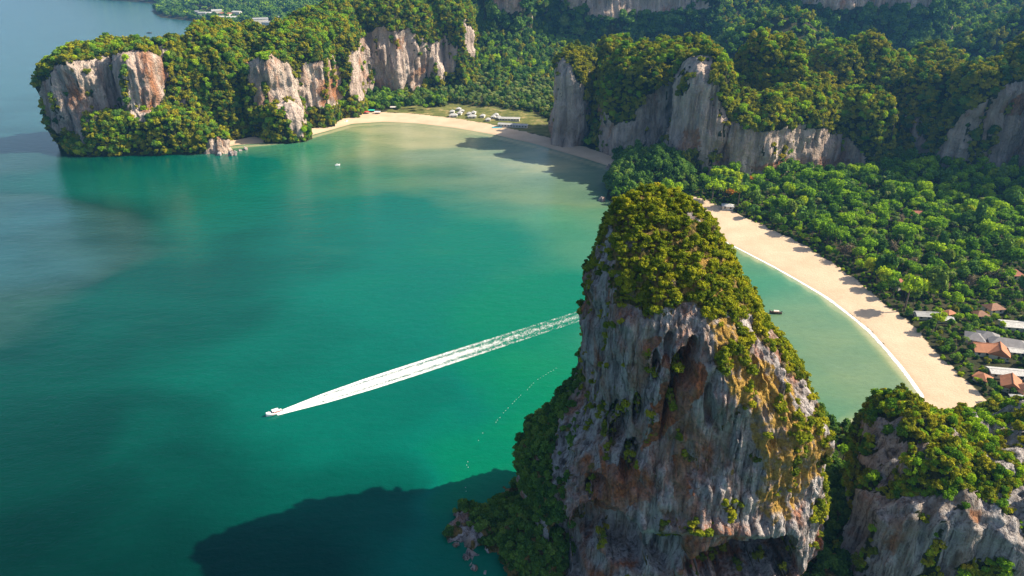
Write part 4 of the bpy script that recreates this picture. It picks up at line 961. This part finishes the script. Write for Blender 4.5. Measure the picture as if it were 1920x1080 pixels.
for (x, y, z), (_, _, L, Dp, rz), lb in zip(RLXY, RLONG, ("long white roofed building at the edge of the palm grove", "longest white roofed building, lying closer to the far beach")):
    o = house(L, Dp, 3.2, 1.4, 'gable', 'white', "resort_building"); o.location = (x, y, z); o.rotation_euler = (0, 0, R(rz)); tag(o, lb, "building")
pool_m = plain("pool_water", (0.10, 0.45, 0.55), .08, .05)
x, y, z = ground_at(932, 239); mb = MB(); mb.box(-6, 6, -2.5, 2.5, -.5, .35); po = mb.build("swimming_pool", pool_m); po.location = (x, y, z); tag(po, "small blue swimming pool in front of the long white building", "pool")
for (a, b_, L, col, lb) in [(686, 213, 9, (0.50, 0.06, 0.05), "red canopied stall at the left end of the far beach"), (697, 210, 8, (0.02, 0.42, 0.30), "green canopied stall beside the red one"), (708, 213, 8, (0.45, 0.47, 0.52), "pale grey canopied stall beside the green one"), (740, 204, 12, (0.6, 0.55, 0.5), "low whitish shed at the edge of the palms")]:
    x, y, z = ground_at(a, b_); st_ = put("beach_stall", None); 
    c2 = plain("canvas", col, .8, .1); mb = MB(); mb.poly([(-L/2, -2.6, 2.3), (L/2, -2.6, 2.3), (L/2, 0, 3.5), (-L/2, 0, 3.5), (-L/2, 2.6, 2.3), (L/2, 2.6, 2.3)], [(0, 1, 2, 3), (3, 2, 5, 4), (0, 3, 4), (1, 5, 2), (0, 4, 5, 1)]); mb.build("canopy", c2, st_)
    for sx in (-1, 1):
        for sy in (-1, 1):
            mb = MB(); mb.tube([(sx*(L/2-.3), sy*2.3, -1.2), (sx*(L/2-.3), sy*2.3, 2.29)], .09, 6); mb.build("post", M_WOODB, st_)
    mb = MB(); mb.box(-L/2+1, L/2-1, -.6, .6, -1.0, 1.0); mb.build("counter", M_WOODB, st_)
    st_.location = (x, y, z); tag(st_, lb, "stall")
# far town
fk = 0; rgF = random.Random(5)
for a, b_, L in [(395, 36, 26), (408, 32, 30), (394, 28, 40), (418, 26, 34), (405, 20, 38), (425, 38, 34), (436, 41, 30), (446, 36, 26), (440, 18, 60), (452, 14, 60), (460, 10, 40), (430, 2, 60), (450, 1, 70), (474, 2, 50), (490, 50, 40), (505, 51, 34), (530, 38, 30), (540, 43, 34), (528, 46, 30), (545, 36, 26), (586, 23, 40), (596, 21, 30), (370, 33, 24), (381, 36, 22), (415, 42, 24), (500, 3, 50), (604, 18, 30)]:
    x, y, z = ground_at(a, b_); o = house(L, L*.55, 9+rgF.uniform(0, 8), 3, rgF.choice(['gable', 'hip']), rgF.choice(['white', 'white', 'zinc', 'orange']), "town_building", True)
    o.location = (x, y, z+4); o.rotation_euler = (0, 0, rgF.uniform(-.6, .6)); tag(o, "small pale building of the town on the far coast", "building", "town buildings on the far coast")

# ------------------------------------------------------------------ foam: boat wake and the wave on the beach
def foam_mat(name, sc, lo, hi, edge):
    m, nt, b, out = newmat(name); n = N(nt); p = n.pos()
    f = n.math('ADD', n.noise(p, sc, 5, 0.7), n.math('MULTIPLY', n.math('SUBTRACT', n.noise(p, sc*.25, 3), .5), .5))
    a = n.ramp(n.math('ADD', f, n.attr("dens").outputs["Fac"]), [(lo, 0.0), (hi, 1.0)])
    b.inputs["Base Color"].default_value = (0.83, 0.83, 0.82, 1); b.inputs["Roughness"].default_value = .8
    n.link(a, b.inputs["Alpha"]); return m
def ribbon(name, pts, widths, nacross, dens_fn, mat, z=0.06, seg=1.0):
    pts = np.array(pts); s = np.concatenate([[0], np.cumsum(np.hypot(*np.diff(pts, axis=0).T))]); S = np.linspace(0, s[-1], max(8, int(s[-1]/seg)))
    cx, cy = np.interp(S, s, pts[:, 0]), np.interp(S, s, pts[:, 1]); kf = max(1, int(6/seg)); ker = np.ones(kf*2+1)/(kf*2+1)
    cx = np.convolve(np.pad(cx, kf, 'reflect', reflect_type='odd'), ker, 'valid'); cy = np.convolve(np.pad(cy, kf, 'reflect', reflect_type='odd'), ker, 'valid')
    tx_, ty_ = np.gradient(cx), np.gradient(cy); L = np.hypot(tx_, ty_); nx, ny = -ty_/L, tx_/L
    W = np.interp(S/S[-1], np.linspace(0, 1, len(widths)), widths); v = np.linspace(-1, 1, nacross)
    X = cx[:, None]+nx[:, None]*W[:, None]*v; Y_ = cy[:, None]+ny[:, None]*W[:, None]*v
    T, Vv = np.meshgrid(S/S[-1], v, indexing='ij')
    return put(name, mesh_np(name, np.stack([X, Y_, 0*X+z], -1).reshape(-1, 3), grid_quads(nacross, len(S), False), [mat], {"dens": dens_fn(T, Vv, X, Y_).ravel()}, True))
b0 = np.array(G(519, 776)[:2]); b1 = np.array(G(1100, 588)[:2])
def wake_d(T, v, X, Y_):
    a = np.abs(v); core = np.exp(-(v/(.34))**2); arms = np.exp(-((a-.80)/.16)**2); dark = np.exp(-((a-.48)/.10)**2)
    d = 0.50*core+0.36*arms-0.10*dark*sstep(.02, .1, T)+.24
    d = d*(1-.75*sstep(.10, .80, T)) - .07*sstep(.35, 1.0, T)
    d = np.where(a > .97, -.6, d)+0.35*sstep(.10, .0, T)*(a < .9)
    return d
M_WAKE = foam_mat("wake_foam", 1.2, .54, .98, 0)
wk = ribbon("wake", [b0, b0*.5+b1*.5, b1], [1.6, 4.6, 6.0, 6.4, 6.4, 6.3, 6.2, 6.0, 5.8], 33, wake_d, M_WAKE, .08, .8)
tag(wk, "long white foam wake trailing behind the speedboat", None, None, "stuff")
sh = [G(a, b_)[:2] for a, b_ in [(1345, 446), (1400, 474), (1450, 500), (1500, 528), (1550, 558), (1590, 588), (1630, 621), (1662, 655), (1690, 689), (1712, 718), (1732, 747)]]
M_SURF = foam_mat("surf_foam", 0.8, .42, .85, 0)
sf = ribbon("surf", sh, [.5, 1.1, 1.3, 1.5, 1.8, 1.9, 2.0, 1.9, 2.0], 13, lambda T, v, X, Y_: .42-0.75*np.abs(v)**2.2+.10*fbm(X/5, Y_/5, 0*X, 8, 2), M_SURF, .10, .8)
tag(sf, "thin white line of breaking surf along the near beach", None, None, "stuff")
sh2 = [(a[0]-2.5-1.5*math.sin(i), a[1]-1.5) for i, a in enumerate(sh)]
for i, (p0, p1, w0) in enumerate([((905, 272), (985, 292), .8), ((1010, 275), (1065, 300), .8), ((1080, 305), (1050, 290), .7), ((740, 292), (850, 308), .6), ((800, 255), (840, 260), .6)]):
    l_ = ribbon("ripple_line", [G(*p0)[:2], G((p0[0]+p1[0])/2, (p0[1]+p1[1])/2-1)[:2], G(*p1)[:2]], [.2, w0, .2], 5, lambda T, v, X, Y_: .02-0.5*v**2, M_SURF, .07, 2.0)
    tag(l_, "faint pale wave line on the shallow water of the far bay", None, None, "stuff")

# ------------------------------------------------------------------ boats
M_HULL = plain("hull_white", (0.78, 0.78, 0.78), .35, .05); M_RED = plain("deck_red", (0.42, 0.08, 0.06), .6, .2); M_DARK = plain("engine_dark", (0.03, 0.03, 0.035), .5, .1)
M_TEAK = plain("hull_teak", (0.11, 0.07, 0.04), .6, .25); M_CANV = plain("canopy_pink", (0.75, 0.58, 0.50), .8, .08)
def hull_mesh(L, B, H, sheer, bow, nx=22, ny=9, flare=.75):
    V = []; 
    for i in range(nx):
        t = i/(nx-1); x = -L/2+L*t; w = B/2*(1-max(0, (t-.45)/.55)**2.2)*(0.86+.14*min(1, t*4)); zt = H*(1+sheer*max(0, t-.35)**2*3+bow*max(0, t-.8)**2*10+.12*max(0, .2-t)*3)
        for j in range(ny):
            v = -1+2*j/(ny-1); a = abs(v); V.append((x+(.12*L*(t > .85)*(1-a)*0), w*np.sign(v)*a**flare if a > 0 else 0, -0.45*H*(1-a**2)*(1-max(0, (t-.7)/.3)**2)+zt*a**2.6))
    V = np.array(V); Q = grid_quads(ny, nx, False); return V, Q
def boat(name, L, B, H, hm, sheer, bow):
    root = put(name, None); V, Q = hull_mesh(L, B, H, sheer, bow); o = put("hull", mesh_np("hull", V, Q[:, ::-1], [hm], None, True), root)
    md = o.modifiers.new("solid", 'SOLIDIFY'); md.thickness = 0.08; md.offset = 0
    return root
def speedboat(L, B):
    r = boat("speedboat", L, B, 1.25, M_HULL, .5, .15)
    mb = MB(); mb.poly([(-L*.44, -B*.40, .35), (L*.16, -B*.42, .35), (L*.16, B*.42, .35), (-L*.44, B*.40, .35), (-L*.44, -B*.40, .25), (L*.16, -B*.42, .25), (L*.16, B*.42, .25), (-L*.44, B*.40, .25)], [(0, 1, 2, 3), (7, 6, 5, 4), (0, 4, 5, 1), (1, 5, 6, 2), (2, 6, 7, 3), (3, 7, 4, 0)]); mb.build("deck", M_RED, r)
    mb = MB(); mb.poly([(L*.16, -B*.40, 1.36), (L*.30, -B*.34, 1.50), (L*.42, -B*.17, 1.66), (L*.475, 0, 1.80), (L*.42, B*.17, 1.66), (L*.30, B*.34, 1.50), (L*.16, B*.40, 1.36), (L*.16, 0, 1.62)], [(0, 1, 7), (1, 2, 7), (2, 3, 7), (3, 4, 7), (4, 5, 7), (5, 6, 7)]); mb.build("foredeck", M_HULL, r)
    mb = MB(); mb.poly([(L*.17, -B*.38, 1.4), (L*.17, B*.38, 1.4), (L*.11, B*.32, 2.05), (L*.11, -B*.32, 2.05), (L*.15, -B*.38, 1.4), (L*.15, B*.38, 1.4), (L*.09, B*.32, 2.05), (L*.09, -B*.32, 2.05)], [(0, 1, 2, 3), (7, 6, 5, 4), (3, 2, 6, 7), (0, 3, 7, 4), (1, 5, 6, 2)]); mb.build("windscreen", M_GLASS, r)
    mb = MB(); nx = 7; pts = []
    for i in range(nx):
        for j in range(5): v = -1+j*.5; pts.append((-L*.28+L*.40*i/(nx-1), B*.42*v, 2.55-.14*v*v-.02*i))
    k = len(pts); pts += [(a, b_, c-.06) for a, b_, c in pts]
    q = grid_quads(5, nx, False); mb.poly(pts, [tuple(f) for f in q]+[tuple((f+k)[::-1]) for f in q]); mb.build("canopy", M_HULL, r)
    for sx in (-.26, .10):
        for sy in (-1, 1): mb = MB(); mb.tube([(sx*L, sy*B*.38, .36), (sx*L, sy*B*.38, 2.42)], .04, 6); mb.build("canopy_post", M_HULL, r)
    for yy_ in (-.5, .5): mb = MB(); mb.tube([(-L*.53, yy_, -.4), (-L*.53, yy_, .8), (-L*.50, yy_, 1.25)], [.13, .22, .18], 8); mb.build("outboard_engine", M_DARK, r, True)
    for k in range(4): mb = MB(); mb.box(-L*.36+k*1.3, -L*.30+k*1.3, -B*.30, B*.30, .36, .78); mb.build("seat", M_RED, r)
    return r
x, y, _z = G(514, 777); sb = speedboat(7.6, 2.4); sb.location = (x, y, .10); d_ = b0-b1; sb.rotation_euler = (0, R(-3), math.atan2(d_[1], d_[0]))
tag(sb, "white speedboat with a red deck racing ahead of its long wake", "speedboat")
def longtail(L):
    r = boat("longtail_boat", L, 1.7, .8, M_TEAK, .9, .9)
    nx = 6; pts = []
    for i in range(nx):
        for j in range(5): v = -1+j*.5; pts.append((-L*.24+L*.42*i/(nx-1), .85*v, 2.0-.25*v*v))
    k = len(pts); pts += [(a, b_, c-.06) for a, b_, c in pts]; q = grid_quads(5, nx, False)
    mb = MB(); mb.poly(pts, [tuple(f) for f in q]+[tuple((f+k)[::-1]) for f in q]); mb.build("canopy", M_CANV, r)
    for sx in (-.22, .16):
        for sy in (-1, 1): mb = MB(); mb.tube([(sx*L, sy*.72, .25), (sx*L, sy*.72, 1.80)], .04, 6); mb.build("canopy_post", M_TEAK, r)
    mb = MB(); mb.tube([(L*.44, 0, .9), (L*.50, 0, 2.0), (L*.515, 0, 2.5)], [.12, .1, .05], 7); mb.build("prow_post", M_TEAK, r)
    mb = MB(); mb.box(-L*.50, -L*.42, -.28, .28, .95, 1.55); mb.tube([(-L*.50, 0, 1.2), (-L*.62, 0, .6), (-L*.74, 0, -.1)], .05, 6); mb.build("engine", M_DARK, r)
    for k in range(4): mb = MB(); mb.box(-L*.22+k*L*.12, -L*.19+k*L*.12, -.7, .7, .32, .40); mb.build("bench", M_TEAK, r)
    mb = MB(); mb.poly([(-L*.45, -.5, .1), (L*.3, -.5, .1), (L*.3, .5, .1), (-L*.45, .5, .1)], [(0, 1, 2, 3)]); mb.build("floorboards", M_TEAK, r)
    return r
x, y, _z = G(1454, 588); lt = longtail(7.4); lt.location = (x, y, .22); lt.rotation_euler = (0, 0, R(172)); tag(lt, "dark longtail boat with a pale canopy beside the rock tower", "boat")
for a, b_, L, lb, hd in [(633, 311, 5.0, "small white motorboat alone in the middle of the far bay", 20), (280, 62, 13, "tiny dark boat off the far coast, farther from the town beach", 8), (333, 66, 12, "tiny dark boat off the far coast, nearer the headland", -6), (650, 229, 7, "white boat drawn up at the left end of the far beach", 70)]:
    x, y, _z = G(a, b_); r = boat("boat", L, L*.3, 1.0, M_HULL if 'white' in lb else M_TEAK, .5, .3); r.location = (x, y, .3 if b_ != 229 else .6); r.rotation_euler = (0, 0, R(hd)); tag(r, lb, "boat")
    mb = MB(); mb.box(-L*.2, L*.12, -L*.1, L*.1, .2, 1.7); mb.box(-L*.22, L*.16, -L*.12, L*.12, 1.7, 1.82); mb.build("cabin", M_HULL if 'white' in lb else M_TEAK, r)

# ------------------------------------------------------------------ swim line buoys and small rocks
M_BUOY = plain("buoy_white", (0.80, 0.80, 0.76), .5, .05)
V, Q = core_sphere(np.zeros(3), np.array([.14, .14, .12]), 12, 8); bm_ = mesh_np("buoy", V, Q, [M_BUOY], None, True)
line = np.array([G(*p)[:2] for p in [(1048, 688), (1010, 710), (985, 733), (960, 757), (940, 778), (926, 797)]]); rgB = random.Random(3)
s_ = np.concatenate([[0], np.cumsum(np.hypot(*np.diff(line, axis=0).T))])
for S in np.arange(0, s_[-1], 2.1):
    if rgB.random() < .25: continue
    o = put("buoy", bm_, None, (np.interp(S, s_, line[:, 0])+rgB.uniform(-.2, .2), np.interp(S, s_, line[:, 1])+rgB.uniform(-.2, .2), .08)); tag(o, "small white float in the swimming line left of the rock tower", "buoy", "floats of the long swimming line")
for a, b_ in [(877, 866), (875, 872), (878, 876), (873, 914), (874, 921), (905, 812), (897, 826)]:
    o = put("buoy", bm_, None, G(a, b_, .08)); tag(o, "small white float drifting off the foot of the rock tower", "buoy", "floats near the foot of the tower")
def sea_rock(px_, py_, r, lab, seed):
    t = np.linspace(0, 2*np.pi, 28, endpoint=False); v = np.linspace(-.6, np.pi/2, 14); X = np.stack([np.outer(np.cos(v), np.cos(t)), np.outer(np.cos(v), np.sin(t)), np.outer(np.sin(v)*1.1, np.ones(28))], -1).reshape(-1, 3)
    X *= (1+.55*fbm(X[:, 0]*1.7+seed, X[:, 1]*1.7, X[:, 2]*1.2, seed, 4))[:, None]; X[-28:] = X[-28:].mean(0)
    k = len(X); me = mesh_np("sea_rock", X*r, grid_quads(28, 14, True), [M_LIME], {"veg": np.zeros(k), "rust": np.zeros(k), "ochre": np.zeros(k)}, True)
    o = put("sea_rock", me, None, G(px_, py_, 0)); tag(o, lab, "rock")
sea_rock(437, 291, 4.2, "largest of the small rocks standing in the water below the headland", 3)
for i, (a, b_, r) in enumerate([(411, 291, 2.6), (419, 285, 3.0), (460, 281, 2.4), (450, 283, 1.8), (306, 281, 2.6)]): 
    sea_rock(a, b_, r, ["flat dark rock in the water under the headland, farthest out of the three left ones", "rock touching the headland shore just behind the flat one", "rock beyond the largest one, near the small sandy strip", "tiniest rock between the largest and the sandy strip", "brown rock at the foot of the headland's bushy slope"][i], 10+i)
for i, (a, b_, r) in enumerate([(842, 1000, 1.6), (856, 1022, 1.1), (874, 1046, 1.3), (890, 1066, 1.2)]):
    sea_rock(a, b_, r, ["pale boulder at the outermost tip of the tower's foot", "dark boulder next to the outermost tip", "boulder midway along the tower's wet foot", "boulder nearest the bottom along the tower's wet foot"][i], 20+i)
for i, (a, b_, r) in enumerate([(1128, 376, 3.0), (1152, 386, 2.6), (1142, 316, 3.2)]): sea_rock(a, b_, r, ["dark rock just off the wooded spur", "dark rock at the spur's near waterline", "dark rock where the far beach meets the cliff"][i], 30+i)

# ------------------------------------------------------------------ haze
m = bpy.data.materials.new("haze"); m.use_nodes = True; nt = m.node_tree
for nd_ in list(nt.nodes):
    if nd_.type == 'BSDF_PRINCIPLED': nt.nodes.remove(nd_)
pv = nt.nodes.new("ShaderNodeVolumePrincipled"); pv.inputs["Color"].default_value = (0.17, 0.50, 1.0, 1); pv.inputs["Density"].default_value = 0.00006; pv.inputs["Anisotropy"].default_value = 0.2
nt.links.new(pv.outputs[0], nt.nodes["Material Output"].inputs["Volume"])
mb = MB(); mb.box(-30000, 30000, -5000, 33000, -14, 340); hz_o = mb.build("haze", m); tag(hz_o, "thin blue haze over the bay and the far hills", None, None, "stuff")
